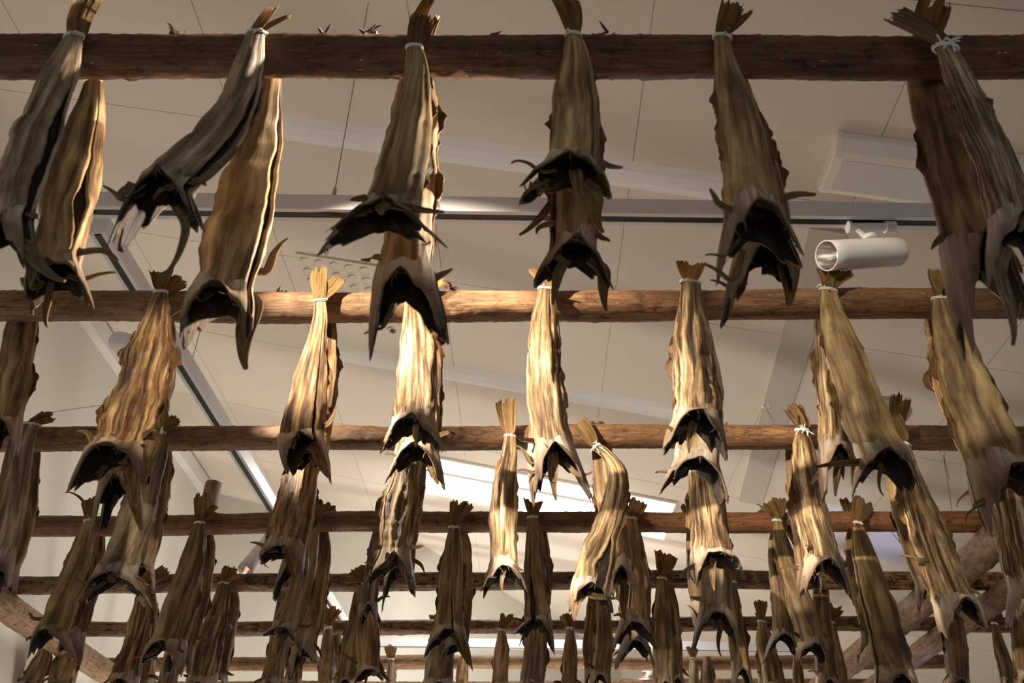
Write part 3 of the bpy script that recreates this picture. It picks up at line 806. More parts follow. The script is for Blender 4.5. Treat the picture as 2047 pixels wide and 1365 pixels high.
    # thin belly flaps standing out along the sides
    for sd in (-1, 1):
        if not auto or rng.random() > 0.72: continue
        ia, ib = int(ns * rng.uniform(0.12, 0.35)), int(ns * rng.uniform(0.72, 0.93))
        th0 = (-0.25 if sd > 0 else math.pi + 0.25) + rng.uniform(-0.25, 0.25)
        base_ = np.array([ring(i, np.array([th0]), 0.96)[0] for i in range(ia, ib)]); nn = len(base_)
        tq = np.linspace(0, 1, nn)
        wd = A[ia:ib] * (0.16 + 0.26 * np.clip(smooth_noise(L[ia:ib] / 0.22, rng), -0.6, 1)) * np.minimum(1, np.minimum(tq, 1 - tq) * 6) + 0.0012 * rng.standard_normal(nn)
        wd = np.maximum(wd, 0.0006)
        cc = np.linspace(0, 1, 5)
        lean = rng.uniform(-0.9, 0.6)
        sheet = base_[:, None, :] + (wd[:, None] * cc)[..., None] * (sd * U[ia:ib])[:, None, :] + (wd[:, None] * (lean * cc + 0.5 * np.sin(cc * 3 + 1) * smooth_noise(L[ia:ib] / 0.1, rng)[:, None]))[..., None] * V
        thk = np.array([0, -0.0018, 0])
        mb = MB(); mb.grid(np.concatenate([sheet, (sheet + thk)[:, ::-1]], 1), wrap_u=True, vlen=L[ia:ib])
        mb.build('belly_flap', M['flap'], root, loc, color=tint)
    # string tie
    if twine:
        mb = MB(); a = np.linspace(0, 2 * math.pi, 25)
        r0, r1 = A[0] * 1.12 + 0.001, B[0] * 1.12 + 0.001
        tc = C[1]
        for off in (-0.0025, 0.0025):
            mb.tube([tc + T[1] * (off + 0.002 * math.cos(x)) + U[1] * r0 * math.cos(x) + V * r1 * math.sin(x) for x in a], 0.0019 if not bow else 0.0028, 6, caps=False)
        if side > 0:                                              # cord over the pole to its mate
            yp = pole_y(pi, pa[0, 0])
            ang = np.linspace(0.15, math.pi - 0.15, 9)
            arc = [tc - V * r1] + [np.array([tc[0] + 0.004, yp - math.cos(x) * (PR + 0.007), PZ + math.sin(x) * (PR + 0.007)]) for x in ang]
            if tc[2] > PZ - 0.02: mb.tube(catmull(arc, 20), 0.0017, 6)
        for q in range(2 + bow * 9):
            dd = rng.normal(0, 1, 3); dd[1] = -abs(dd[1]) * 0.4 * side; dd /= np.linalg.norm(dd)
            ln = rng.uniform(0.010, 0.016 + 0.016 * bow)
            kk = tc + V * r1 * side + U[1] * rng.uniform(-1, 1) * r0 * 0.6
            mb.tube(catmull([kk, kk + dd * ln * 0.6, kk + dd * ln + np.array([0, 0, -0.006])], 6), [0.0022] * 5 + [0.0008], 5)
        mb.build('twine', M['twine'], root, loc)
    # fins and flaps by the collar
    px = depth(C[-1]) / FPX
    for e in ext:
        q = np.array(e[:4], float); w = e[4]; curl = e[5] if len(e) > 5 else 0.15; nm = e[6] if len(e) > 6 else 'pectoral_fin'
        p0, p1 = at_y(q[0], q[1], Y - 0.012 * side), at_y(q[2], q[3], Y - 0.02 * side)
        nb = C[np.argmin(np.linalg.norm(C - p0, axis=1))]
        d = p1 - p0; n_ = np.array([d[2], 0, -d[0]])
        root_ = p0 + 0.5 * (nb - p0) * np.array([1, 0, 1]); root_[1] = Y - 0.004 * side
        mb = MB()
        ribbon(mb, [root_, p0, p0 + d * 0.5 + n_ * curl * 0.6, p0 + d * 0.85 + n_ * curl * 0.5, p1], [w * px * 0.8, w * px, w * px * 0.9, w * px * 0.55, w * px * 0.2], cup=0.45)
        mb.build(nm, M['strip'], root, loc, color=tint)
    if auto:
        for sd in (-1, 1):
            if rng.random() < 0.45:
                i = int(ns * rng.uniform(0.90, 0.98)); p0 = ring(i, np.array([0.3 if sd > 0 else math.pi - 0.3]), 0.95)[0]
                d = np.array([sd * rng.uniform(0.25, 1), -side * 0.3, rng.uniform(-1.0, 0.4)]); d /= np.linalg.norm(d); ln = rng.uniform(0.03, 0.07)
                n_ = np.array([d[2], 0, -d[0]]) * rng.choice([-1, 1]) * rng.uniform(0.05, 0.25)
                mb = MB(); ribbon(mb, [p0, p0 + d * ln * 0.5 + n_ * ln, p0 + d * ln * 0.8 + n_ * ln * 0.7 + rng.normal(0, 0.002, 3), p0 + d * ln], [0.015, 0.014, 0.010, 0.003], cup=0.5)
                mb.build('pectoral_fin', M['strip'], root, loc, color=tint)
        for q in range(int(rng.integers(0, 3))):                      # ragged scraps hanging from the cut
            t_ = rng.choice([-2.2, -1.2, 0.7, 2.3, 1.6]) + rng.normal(0, 0.2)
            p0 = rim(np.array([t_]), 0.3, 0.95)[0]; ln = rng.uniform(0.022, 0.05)
            d = T[-1] + np.array([rng.normal(0, 0.35), -0.2 * rng.random(), 0]); d /= np.linalg.norm(d)
            mb = MB(); ribbon(mb, [p0, p0 + d * ln * 0.4 + rng.normal(0, 0.002, 3), p0 + d * ln * 0.75 + rng.normal(0, 0.005, 3), p0 + d * ln + rng.normal(0, 0.004, 3)], rng.uniform(0.6, 1.3) * np.array([0.026, 0.022, 0.015, 0.006]), cup=rng.uniform(-0.6, 0.6))
            mb.build('belly_flap', M['flap' if q else 'strip'], root, loc, color=tint)
    mb = MB()                                                     # frayed fibres at the cut
    for q in range((12, 8, 4)[hi]):
        t_ = rng.choice([0.0, math.pi, 1.2, 2.0]) + rng.normal(0, 0.35)
        p0 = rim(np.array([t_]), rng.uniform(0.4, 1.0))[0]
        d = T[-1] + rng.normal(0, 0.55, 3); d /= np.linalg.norm(d); ln = rng.uniform(0.008, 0.028)
        mb.tube([p0, p0 + d * ln * 0.5, p0 + d * ln + rng.normal(0, 0.003, 3)], [0.0022, 0.0014, 0.0004], 4)
    fo = mb.build('frayed_fibre', M['strip'], root, loc, color=tint); fo['kind'] = 'stuff'
    return root

# ---- first pole (dark fish nearest the viewer); pixel outlines are read off at the plane each fish hangs in
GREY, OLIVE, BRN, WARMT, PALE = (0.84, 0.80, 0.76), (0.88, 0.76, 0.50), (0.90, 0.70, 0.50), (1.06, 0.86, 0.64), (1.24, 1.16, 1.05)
R_ = math.radians
fish(0, 1, [(150, 68, 34), (128, 130, 66), (88, 230, 96), (40, 350, 112), (8, 452, 110)], [(175, -25, 36)], (-55, 520), (72, 545),
     'brown stockfish cut by the left edge, front of the top log', GREY, 0.10, slit=(R_(25), 0.25, 0.35, 1.2), fl=0.34, ext=[(60, 505, 130, 562, 30, 0.1, 'belly_flap')], bow=0)
fish(0, -1, [(190, 120, 34), (186, 180, 46), (160, 300, 96), (130, 430, 112), (108, 545, 96)], [], (58, 600), (180, 600),
     'brown stockfish behind the top log at far left, with a long oval hole', WARMT, 0.10, slit=(R_(48), 0.24, 0.62, 0.93), fl=0.3,
     ext=[(165, 560, 232, 545, 12, -0.1), (100, 590, 95, 655, 16, 0.1), (70, 585, 65, 630, 14, 0.05)], twine=False)
fish(0, 1, [(512, 62, 32), (496, 130, 62), (470, 210, 84), (422, 285, 112), (366, 335, 128), (330, 372, 128)], [(548, 4, 24), (582, 22, 16)], (232, 470), (402, 452),
     'grey sharply bent stockfish with a gaping end, front of the top log, second from left', GREY, 0.07, slit=(R_(20), 0.18, 0.3, 1.2),
     ext=[(246, 400, 206, 372, 13, 0.05), (372, 455, 322, 552, 17, -0.16), (400, 365, 474, 294, 20, 0.1)])
fish(0, -1, [(545, 120, 30), (540, 172, 44), (516, 300, 96), (486, 420, 126), (462, 520, 132), (440, 590, 126)], [], (366, 668), (500, 655),
     'smooth brown stockfish with a long dark flap hanging from its end, behind the top log', WARMT, 0.08, slit=(R_(32), 0.12, 0.15, 1.2), fl=0.3,
     ext=[(505, 610, 492, 738, 46, 0.08, 'belly_flap'), (532, 545, 576, 478, 20, -0.12), (420, 590, 342, 632, 18, 0.1)], twine=False)
fish(0, 1, [(828, 90, 28), (832, 140, 48), (826, 200, 72), (808, 300, 100), (790, 370, 112), (772, 425, 112)], [(846, 14, 34), (868, -2, 18)], (657, 480), (878, 482),
     'olive stockfish tied to the top log at the centre left, pale rim round its end', OLIVE, 0.10, slit=(R_(335), 0.2, 0.2, 1.2),
     ext=[(690, 432, 618, 428, 12, 0.05), (778, 412, 888, 424, 20, 0.05), (715, 420, 728, 398, 10, 0.2)])
fish(0, -1, [(836, 120, 34), (832, 180, 78), (822, 300, 108), (818, 400, 104), (815, 480, 102), (808, 566, 118)], [(868, 20, 26)], (742, 684), (888, 655),
     'dark stockfish behind the olive one, its pointed end just above the second log', BRN, 0.10, slit=(R_(355), 0.2, 0.1, 1.2),
     ext=[(862, 560, 904, 538, 20, 0.05), (765, 655, 728, 668, 8, 0.1)], twine=False)
fish(0, 1, [(1145, 66, 26), (1150, 110, 52), (1152, 180, 78), (1150, 260, 92), (1142, 335, 112)], [(1120, -12, 52)], (1042, 385), (1216, 380),
     'short olive stockfish with pale saddle-shaped end, top log, right of centre', OLIVE, 0.08, slit=(R_(185), 0.34, 0.45, 1.2),
     ext=[(1082, 344, 1022, 326, 8, 0.35), (1150, 345, 1165, 402, 26, 0.05, 'belly_flap'), (1052, 382, 1044, 366, 8, 0.2), (1188, 395, 1205, 465, 34, 0.1, 'belly_flap')])
fish(0, -1, [(1150, 120, 30), (1152, 180, 92), (1156, 300, 98), (1154, 400, 104), (1150, 500, 100)], [], (1074, 552), (1216, 560),
     'brown stockfish hanging lower behind the short olive one, top log', BRN, 0.09, slit=(R_(170), 0.3, 0.3, 1.2),
     ext=[(1112, 402, 1038, 470, 20, -0.08), (1205, 545, 1212, 622, 28, 0.05, 'belly_flap'), (1118, 545, 1106, 608, 22, 0.05, 'belly_flap')], twine=False)
fish(0, 1, [(1443, 70, 30), (1448, 120, 44), (1464, 190, 80), (1484, 290, 106), (1498, 370, 118), (1510, 440, 124)], [(1466, 2, 34), (1500, 8, 24)], (1440, 535), (1604, 512),
     'olive-brown stockfish with forked tail on the top log, right half', OLIVE, 0.07, slit=(R_(345), 0.12, 0.4, 1.2),
     ext=[(1462, 562, 1405, 528, 14, 0.1), (1448, 512, 1410, 510, 6, 0.1)])
fish(0, -1, [(1458, 120, 30), (1474, 180, 56), (1500, 300, 96), (1520, 420, 112), (1524, 505, 112)], [], (1452, 618), (1584, 560),
     'dark stockfish end hanging under the fork-tailed one, black flap at right', BRN, 0.09,
     ext=[(1568, 510, 1575, 612, 46, -0.06, 'belly_flap'), (1460, 575, 1420, 560, 10, 0.1)], twine=False)
fish(0, 1, [(1888, 92, 40), (1918, 160, 60), (1958, 250, 78), (2000, 350, 88), (2030, 452, 96)], [(1766, 36, 48)], (1982, 548), (2090, 540),
     'pale grey stockfish with sideways tail and fluffy white twine, upper right corner', (0.92, 0.95, 1.0), 0.12, bow=1,
     ext=[(1996, 545, 2024, 690, 26, -0.06, 'belly_flap')])
fish(0, -1, [(1842, 100, 40), (1850, 160, 72), (1886, 280, 100), (1918, 400, 112), (1944, 500, 118)], [(1868, -8, 36), (1888, -2, 22)], (1918, 668), (2036, 610),
     'dark brown stockfish behind the top log at upper right, pointed pale end', BRN, 0.09, slit=(R_(30), 0.15, 0.4, 1.2),
     ext=[(1945, 520, 1885, 590, 26, 0.06)])

# ---- second pole
fish(1, -1, [(52, 600, 44), (44, 660, 66), (28, 760, 78), (8, 850, 76)], [], (-30, 915), (30, 905),
     'dark stockfish cut by the left edge, behind the second log', BRN, 0.08, twine=False, ext=[(30, 800, 33, 784, 10)])
fish(1, 1, [(322, 580, 24), (314, 625, 52), (296, 700, 92), (274, 790, 116), (250, 860, 124), (232, 905, 124)], [(326, 536, 40), (366, 550, 26)], (147, 970), (290, 960),
     'broad ribbed tan stockfish with fanned tail, left part of the second log', WARMT, 0.17, slit=(R_(350), 0.14, 0.25, 1.2),
     ext=[(262, 930, 284, 1060, 30, 0.03, 'belly_flap'), (310, 880, 300, 950, 34, 0.06)])
fish(1, -1, [(330, 620, 30), (332, 680, 44), (300, 800, 90), (262, 900, 84), (240, 965, 84)], [], (184, 1062), (282, 1035),
     'grey-ended stockfish mostly hidden behind the broad ribbed one, second log', GREY, 0.09, twine=False)
fish(1, 1, [(640, 598, 20), (640, 640, 30), (632, 700, 46), (622, 760, 68), (612, 830, 84), (604, 880, 88)], [(640, 528, 26), (682, 550, 24)], (572, 938), (658, 950),
     'tan stockfish with split tail on the second log, half in shadow', WARMT, 0.14, slit=(R_(60), 0.05, 0.7, 1.2), ext=[(635, 900, 655, 952, 28, 0.05, 'belly_flap'), (655, 850, 668, 818, 12)])
fish(1, -1, [(650, 610, 26), (652, 660, 40), (644, 760, 60), (632, 840, 66), (622, 900, 64)], [], (570, 940), (640, 930),
     'striped stockfish seen at the right of the split-tailed one, second log', BRN, 0.15, twine=False)
fish(1, 1, [(825, 590, 34), (828, 640, 56), (832, 700, 78), (830, 780, 84), (826, 845, 84)], [(890, 552, 22)], (767, 890), (880, 890),
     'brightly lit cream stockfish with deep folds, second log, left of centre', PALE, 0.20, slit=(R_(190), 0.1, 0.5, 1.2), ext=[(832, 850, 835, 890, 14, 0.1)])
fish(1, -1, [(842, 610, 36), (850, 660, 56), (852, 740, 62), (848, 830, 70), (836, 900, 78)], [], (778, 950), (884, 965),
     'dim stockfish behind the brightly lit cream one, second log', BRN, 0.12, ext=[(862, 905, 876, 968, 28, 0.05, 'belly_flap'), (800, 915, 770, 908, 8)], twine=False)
fish(1, 1, [(1093, 574, 30), (1090, 620, 48), (1088, 690, 66), (1090, 770, 74), (1096, 840, 78), (1105, 900, 98)], [(1066, 530, 30), (1098, 540, 20)], (1066, 985), (1176, 982),
     'long pale-streaked stockfish with wide black mouth end, centre of the second log', PALE, 0.17, slit=(R_(195), 0.12, 0.4, 1.2),
     ext=[(1105, 905, 1112, 1000, 22, 0.05), (1068, 945, 1035, 940, 8), (1062, 925, 1030, 890, 10), (1155, 950, 1185, 942, 10)])
fish(1, 1, [(1380, 562, 34), (1382, 610, 54), (1385, 690, 78), (1392, 770, 92), (1396, 838, 94)], [(1382, 518, 46)], (1328, 890), (1450, 905),
     'furrowed pale stockfish with round brushy tail, second log, right of centre', PALE, 0.19, slit=(R_(185), 0.2, 0.45, 0.95), ext=[(1385, 850, 1378, 905, 18, 0.05), (1350, 865, 1325, 850, 12)])
fish(1, -1, [(1384, 610, 30), (1386, 690, 82), (1396, 790, 96), (1396, 860, 84), (1394, 925, 84)], [], (1326, 972), (1452, 1002),
     'stockfish with pale arched end below the furrowed one, second log', GREY, 0.10, twine=False, ext=[(1352, 948, 1310, 945, 8)])
fish(1, 1, [(1655, 576, 30), (1662, 625, 52), (1684, 700, 76), (1714, 790, 92), (1742, 865, 98), (1764, 912, 108)], [(1640, 532, 22), (1695, 536, 34)], (1708, 976), (1832, 968),
     'olive stockfish hanging from the second log just below the large right spotlight', OLIVE, 0.08, slit=(R_(200), 0.2, 0.4, 1.2), ext=[(1722, 925, 1628, 935, 16, 0.04), (1760, 935, 1765, 990, 8)])
fish(1, -1, [(1648, 610, 40), (1652, 660, 50), (1662, 750, 66), (1672, 830, 72), (1674, 900, 70)], [], (1645, 985), (1705, 960),
     'cream stockfish to the left of the olive one below the right spotlight', PALE, 0.13, twine=False, ext=[(1678, 915, 1670, 992, 18, 0.04), (1660, 925, 1622, 968, 16, 0.05)])
fish(1, 1, [(1884, 596, 40), (1900, 660, 70), (1934, 760, 104), (1972, 860, 122), (2006, 945, 126)], [(1864, 530, 18)], (1972, 1042), (2080, 1000),
     'large grey-brown stockfish at the right edge, second log', OLIVE, 0.08, slit=(R_(190), 0.12, 0.3, 1.2), ext=[(1985, 1002, 1930, 1045, 6, 0.2), (2000, 998, 1945, 1012, 12)])
fish(1, -1, [(1872, 620, 50), (1886, 680, 64), (1912, 780, 84), (1938, 860, 74), (1962, 930, 60)], [], (1944, 1005), (1990, 985),
     'thin ragged stockfish behind the large one at the right edge, second log', WARMT, 0.12, twine=False, ext=[(1965, 970, 1912, 1012, 8), (1975, 960, 1978, 1030, 16, 0.05, 'belly_flap')])

# ---- third pole
fish(2, 1, [(60, 846, 40), (44, 890, 50), (28, 970, 58), (12, 1060, 62), (-2, 1120, 60)], [(112, 832, 18), (92, 824, 12)], (-40, 1180), (20, 1165),
     'grey-brown stockfish with sideways bent tail at the left edge, third log', GREY, 0.08)
fish(2, -1, [(66, 880, 30), (58, 940, 44), (44, 1010, 62), (26, 1090, 62), (10, 1140, 54)], [], (-15, 1200), (30, 1180),
     'dark olive stockfish behind the bent-tailed one, left edge, third log', OLIVE, 0.09, twine=False)
fish(2, 1, [(318, 862, 24), (312, 905, 50), (292, 970, 66), (270, 1050, 80), (248, 1110, 84), (232, 1150, 88)], [(336, 824, 26), (362, 838, 18)], (162, 1192), (298, 1205),
     'grey stockfish with wide arched end on the third log, left', GREY, 0.07, ext=[(280, 1170, 290, 1212, 26, 0.05, 'belly_flap'), (190, 1175, 138, 1162, 8)])
fish(2, -1, [(326, 870, 30), (330, 930, 34), (318, 1000, 44), (302, 1080, 46), (290, 1130, 42)], [], (268, 1180), (308, 1175),
     'brown strip of stockfish at the right of the arched grey one, third log', BRN, 0.09, twine=False)
fish(2, 1, [(604, 872, 50), (602, 930, 64), (592, 1000, 78), (580, 1060, 82), (570, 1098, 80)], [], (522, 1118), (600, 1160),
     'brown stockfish hanging below the half-shadowed one, third log, left', BRN, 0.15, ext=[(540, 1100, 500, 1085, 10), (575, 1098, 590, 1160, 16, 0.05)])
fish(2, -1, [(606, 890, 40), (606, 950, 56), (600, 1020, 62), (592, 1080, 56), (588, 1128, 54)], [], (548, 1190), (610, 1160),
     'dark pointed stockfish end below the brown one, third log, left', GREY, 0.09, twine=False)
fish(2, 1, [(818, 872, 46), (816, 930, 60), (806, 1000, 74), (796, 1060, 74), (790, 1115, 72)], [], (737, 1158), (826, 1160),
     'sunlit cream stockfish with wavy side flap, third log, left of centre', PALE, 0.18, slit=(R_(150), 0.12, 0.3, 1.2), ext=[(800, 1105, 815, 1170, 16, 0.05), (758, 1135, 728, 1125, 8)])
fish(2, -1, [(826, 880, 40), (826, 950, 52), (818, 1020, 50), (808, 1090, 50), (798, 1140, 54)], [], (766, 1204), (828, 1185),
     'darker stockfish end just below the wavy cream one, third log', BRN, 0.12, twine=False)
fish(2, 1, [(1020, 868, 20), (1017, 910, 34), (1008, 970, 48), (1006, 1030, 58), (1006, 1080, 52), (1006, 1135, 56)], [(1012, 790, 34)], (964, 1178), (1052, 1180),
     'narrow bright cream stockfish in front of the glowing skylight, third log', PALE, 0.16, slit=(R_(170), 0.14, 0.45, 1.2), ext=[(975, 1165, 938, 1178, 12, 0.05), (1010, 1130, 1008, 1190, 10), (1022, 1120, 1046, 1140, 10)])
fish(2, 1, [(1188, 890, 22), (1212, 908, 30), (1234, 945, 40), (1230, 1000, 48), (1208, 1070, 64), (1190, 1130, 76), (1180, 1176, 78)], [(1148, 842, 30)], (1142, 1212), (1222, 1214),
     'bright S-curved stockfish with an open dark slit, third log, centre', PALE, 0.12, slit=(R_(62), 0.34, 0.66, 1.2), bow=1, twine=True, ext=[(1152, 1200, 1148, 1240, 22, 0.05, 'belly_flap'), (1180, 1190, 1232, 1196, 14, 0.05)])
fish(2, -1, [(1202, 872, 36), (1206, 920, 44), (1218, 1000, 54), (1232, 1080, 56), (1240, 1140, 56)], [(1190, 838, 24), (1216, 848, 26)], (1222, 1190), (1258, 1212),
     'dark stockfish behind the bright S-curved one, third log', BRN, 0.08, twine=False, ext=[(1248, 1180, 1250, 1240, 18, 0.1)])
fish(2, 1, [(1402, 872, 46), (1406, 940, 56), (1412, 1010, 66), (1420, 1070, 76), (1424, 1112, 82)], [], (1386, 1164), (1480, 1140),
     'cream stockfish below the pale arched one, third log, right of centre', PALE, 0.12, slit=(R_(195), 0.12, 0.3, 1.2), ext=[(1424, 1115, 1428, 1180, 14, 0.05), (1396, 1130, 1360, 1152, 12)])
fish(2, -1, [(1408, 880, 40), (1414, 960, 54), (1422, 1060, 66), (1428, 1150, 66), (1430, 1228, 66)], [], (1386, 1290), (1472, 1285),
     'blackish long stockfish ending low under the cream one, third log', GREY, 0.07, twine=False, ext=[(1400, 1250, 1374, 1210, 6, 0.2), (1440, 1250, 1442, 1312, 10)])
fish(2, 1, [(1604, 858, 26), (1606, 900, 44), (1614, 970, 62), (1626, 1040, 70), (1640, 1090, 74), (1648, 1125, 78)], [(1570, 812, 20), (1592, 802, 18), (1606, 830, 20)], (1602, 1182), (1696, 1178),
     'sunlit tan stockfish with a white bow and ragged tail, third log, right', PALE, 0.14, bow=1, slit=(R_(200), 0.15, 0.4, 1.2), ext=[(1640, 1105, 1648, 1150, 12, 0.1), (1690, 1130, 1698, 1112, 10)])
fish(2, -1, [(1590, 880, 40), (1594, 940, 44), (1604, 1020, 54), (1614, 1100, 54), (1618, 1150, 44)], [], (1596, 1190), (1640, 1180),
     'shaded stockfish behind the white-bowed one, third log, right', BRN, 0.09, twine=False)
fish(2, 1, [(1806, 884, 24), (1814, 925, 42), (1836, 1000, 66), (1862, 1080, 80), (1890, 1150, 88), (1912, 1205, 92)], [(1774, 828, 32)], (1886, 1262), (1972, 1252),
     'long sunlit stockfish leaning right with its tail folded over the third log', PALE, 0.13, slit=(R_(340), 0.12, 0.3, 1.2), ext=[(1905, 1215, 1950, 1246, 14, 0.1), (1838, 1120, 1798, 1112, 9)])
fish(2, -1, [(1782, 880, 36), (1790, 940, 46), (1812, 1030, 62), (1838, 1110, 60), (1856, 1165, 54)], [(1806, 776, 32)], (1836, 1215), (1880, 1200),
     'dark stockfish with upright tail behind the long sunlit one, third log, right', OLIVE, 0.09, twine=False)
fish(2, -1, [(2004, 880, 50), (2012, 960, 62), (2026, 1050, 70), (2042, 1130, 72), (2054, 1180, 66)], [], (2020, 1240), (2090, 1230),
     'tan stockfish at the right edge below the large grey-brown one, third log', PALE, 0.12, twine=False)

# ---- fourth pole
fish(3, 1, [(178, 1036, 18), (170, 1075, 36), (154, 1130, 52), (132, 1190, 58), (114, 1240, 62), (104, 1262, 64)], [(178, 990, 30)], (64, 1304), (148, 1312),
     'olive stockfish with frayed tail, leftmost on the fourth log', OLIVE, 0.08, ext=[(165, 1000, 130, 985, 6, 0.2)])
fish(3, -1, [(190, 1050, 26), (190, 1090, 40), (176, 1160, 52), (158, 1230, 50), (146, 1270, 44)], [], (118, 1300), (160, 1318),
     'brown stockfish behind the leftmost olive one, fourth log', BRN, 0.11, twine=False)
fish(3, 1, [(400, 1040, 18), (394, 1080, 38), (380, 1140, 54), (360, 1205, 66), (344, 1255, 72), (334, 1285, 74)], [(404, 982, 22), (440, 1018, 24)], (282, 1316), (356, 1340),
     'olive stockfish in front of the wooden post top, fourth log, left', OLIVE, 0.08, ext=[(296, 1310, 264, 1318, 8)])
fish(3, -1, [(410, 1050, 26), (408, 1100, 44), (396, 1170, 54), (378, 1240, 56), (362, 1300, 50)], [], (330, 1350), (380, 1340),
     'shaded stockfish behind the one in front of the post, fourth log', BRN, 0.08, twine=False)
fish(3, 1, [(628, 1032, 16), (624, 1070, 30), (612, 1130, 42), (596, 1190, 52), (580, 1235, 60), (572, 1258, 62)], [(646, 996, 30)], (528, 1266), (598, 1300),
     'olive stockfish with upright twin-tipped tail, fourth log, left of centre', OLIVE, 0.07, ext=[(575, 1265, 555, 1310, 12, 0.1)])
fish(3, -1, [(644, 1050, 24), (642, 1100, 40), (632, 1170, 50), (620, 1240, 52), (608, 1300, 50)], [(676, 1012, 32)], (582, 1350), (636, 1330),
     'brown stockfish with orange tail leaning right, fourth log, left of centre', WARMT, 0.07, twine=False)
fish(3, -1, [(757, 1046, 16), (752, 1090, 26), (745, 1150, 34), (738, 1210, 38)], [(764, 985, 14)], (716, 1250), (752, 1250),
     'thin dark stockfish with a dark spike tail beside the wavy cream one, fourth log', GREY, 0.08)
fish(3, 1, [(908, 1050, 18), (905, 1085, 36), (900, 1140, 50), (896, 1200, 56), (896, 1260, 60)], [(916, 994, 24), (940, 1004, 24)], (852, 1300), (940, 1320),
     'olive stockfish with green leafy tail, fourth log, left of the skylight', OLIVE, 0.09, slit=(R_(70), 0.05, 0.6, 1.2), ext=[(915, 1270, 940, 1330, 20, 0.05, 'belly_flap')])
fish(3, -1, [(918, 1056, 28), (922, 1100, 40), (920, 1170, 48), (918, 1240, 46), (912, 1290, 44)], [], (884, 1310), (936, 1318),
     'dark stockfish behind the leafy-tailed one, fourth log', BRN, 0.09, twine=False)
fish(3, 1, [(1064, 1030, 18), (1068, 1070, 32), (1068, 1130, 40), (1072, 1190, 48), (1076, 1242, 54)], [(1066, 996, 32)], (1030, 1266), (1106, 1298),
     'grey-green stockfish right below the glowing skylight, fourth log', OLIVE, 0.08, slit=(R_(110), 0.2, 0.6, 1.2), ext=[(1092, 1255, 1106, 1302, 14, 0.05), (1042, 1240, 1012, 1238, 6)])
fish(3, -1, [(1078, 1050, 26), (1080, 1110, 38), (1078, 1180, 46), (1072, 1240, 40)], [], (1042, 1280), (1090, 1270),
     'shaded stockfish behind the grey-green one, fourth log, centre', BRN, 0.09, twine=False)
fish(3, 1, [(1262, 1032, 20), (1264, 1070, 36), (1270, 1130, 50), (1274, 1190, 54), (1270, 1248, 58)], [(1278, 994, 30)], (1228, 1290), (1314, 1288),
     'brown stockfish with curved tail to the right of the S-curved one, fourth log', WARMT, 0.06, slit=(R_(10), 0.1, 0.3, 1.2), ext=[(1300, 1255, 1312, 1300, 12, 0.1)])
fish(3, -1, [(1254, 1050, 30), (1258, 1110, 44), (1264, 1180, 52), (1268, 1240, 54), (1270, 1284, 56)], [(1238, 1006, 18)], (1232, 1330), (1306, 1326),
     'dark stockfish with lower gaping end behind the curved-tailed one, fourth log', GREY, 0.08, twine=False, ext=[(1240, 1300, 1226, 1312, 6)])
fish(3, -1, [(1384, 1045, 22), (1392, 1090, 40), (1400, 1150, 50), (1408, 1210, 54)], [(1368, 1004, 18)], (1390, 1250), (1436, 1250),
     'hidden stockfish showing a small dark tail left of the cream one, fourth log', OLIVE, 0.08, twine=False)
fish(3, 1, [(1553, 1036, 16), (1560, 1080, 32), (1578, 1140, 44), (1596, 1200, 52), (1612, 1250, 58), (1624, 1290, 60)], [(1534, 998, 20), (1560, 990, 24)], (1596, 1316), (1652, 1322),
     'slim olive stockfish with a white tie, fourth log, right of centre', OLIVE, 0.08, bow=0, ext=[(1530, 1020, 1512, 1008, 6)])
fish(3, -1, [(1550, 1060, 20), (1552, 1100, 34), (1560, 1160, 44), (1566, 1220, 46), (1566, 1270, 50)], [(1516, 1016, 18)], (1528, 1316), (1602, 1320),
     'olive stockfish at the left of the slim white-tied one, fourth log', OLIVE, 0.08, twine=False, bump_y=-0.01)
fish(3, 1, [(1715, 1040, 16), (1720, 1080, 36), (1738, 1150, 58), (1758, 1220, 68), (1776, 1290, 76), (1790, 1350, 78)], [(1730, 992, 36)], (1750, 1400), (1835, 1395),
     'tall olive stockfish with brown brush tail, fourth log, right', OLIVE, 0.07, slit=(R_(150), 0.05, 0.3, 1.2))
fish(3, -1, [(1706, 1052, 22), (1708, 1090, 36), (1720, 1160, 48), (1734, 1220, 46), (1742, 1275, 40)], [(1696, 992, 34)], (1716, 1310), (1772, 1290),
     'olive stockfish with glowing yellow tail, fourth log, right', OLIVE, 0.10, twine=False)
fish(3, 1, [(2022, 1040, 20), (2030, 1090, 40), (2040, 1150, 48), (2050, 1210, 50)], [], (2028, 1240), (2080, 1245),
     'stockfish at the right edge in front of the support beams, fourth log', BRN, 0.09, ext=[(2035, 1205, 2020, 1180, 6)])

# ---- fifth pole
fish(4, 1, [(290, 1164, 14), (286, 1200, 36), (276, 1260, 50), (258, 1320, 56), (246, 1360, 58)], [(310, 1134, 20), (338, 1136, 24)], (222, 1395), (280, 1395),
     'brown stockfish under the arched grey one, fifth log, left', BRN, 0.12)
fish(4, -1, [(300, 1180, 20), (300, 1230, 30), (292, 1300, 34), (284, 1360, 34)], [], (262, 1395), (300, 1395),
     'narrow stockfish strip behind the brown one, fifth log, left', BRN, 0.1, twine=False)
fish(4, 1, [(448, 1160, 18), (442, 1195, 36), (426, 1255, 54), (408, 1320, 64), (400, 1365, 66)], [(478, 1138, 22), (456, 1130, 14)], (360, 1400), (430, 1400),
     'glinting brown stockfish with bent tail next to the low left spotlight, fifth log', (1.0, 0.88, 0.74), 0.12)
fish(4, -1, [(462, 1172, 20), (462, 1210, 34), (450, 1280, 36), (436, 1350, 36)], [], (416, 1390), (456, 1390),
     'olive stockfish at the right of the glinting one, fifth log', OLIVE, 0.07, twine=False)
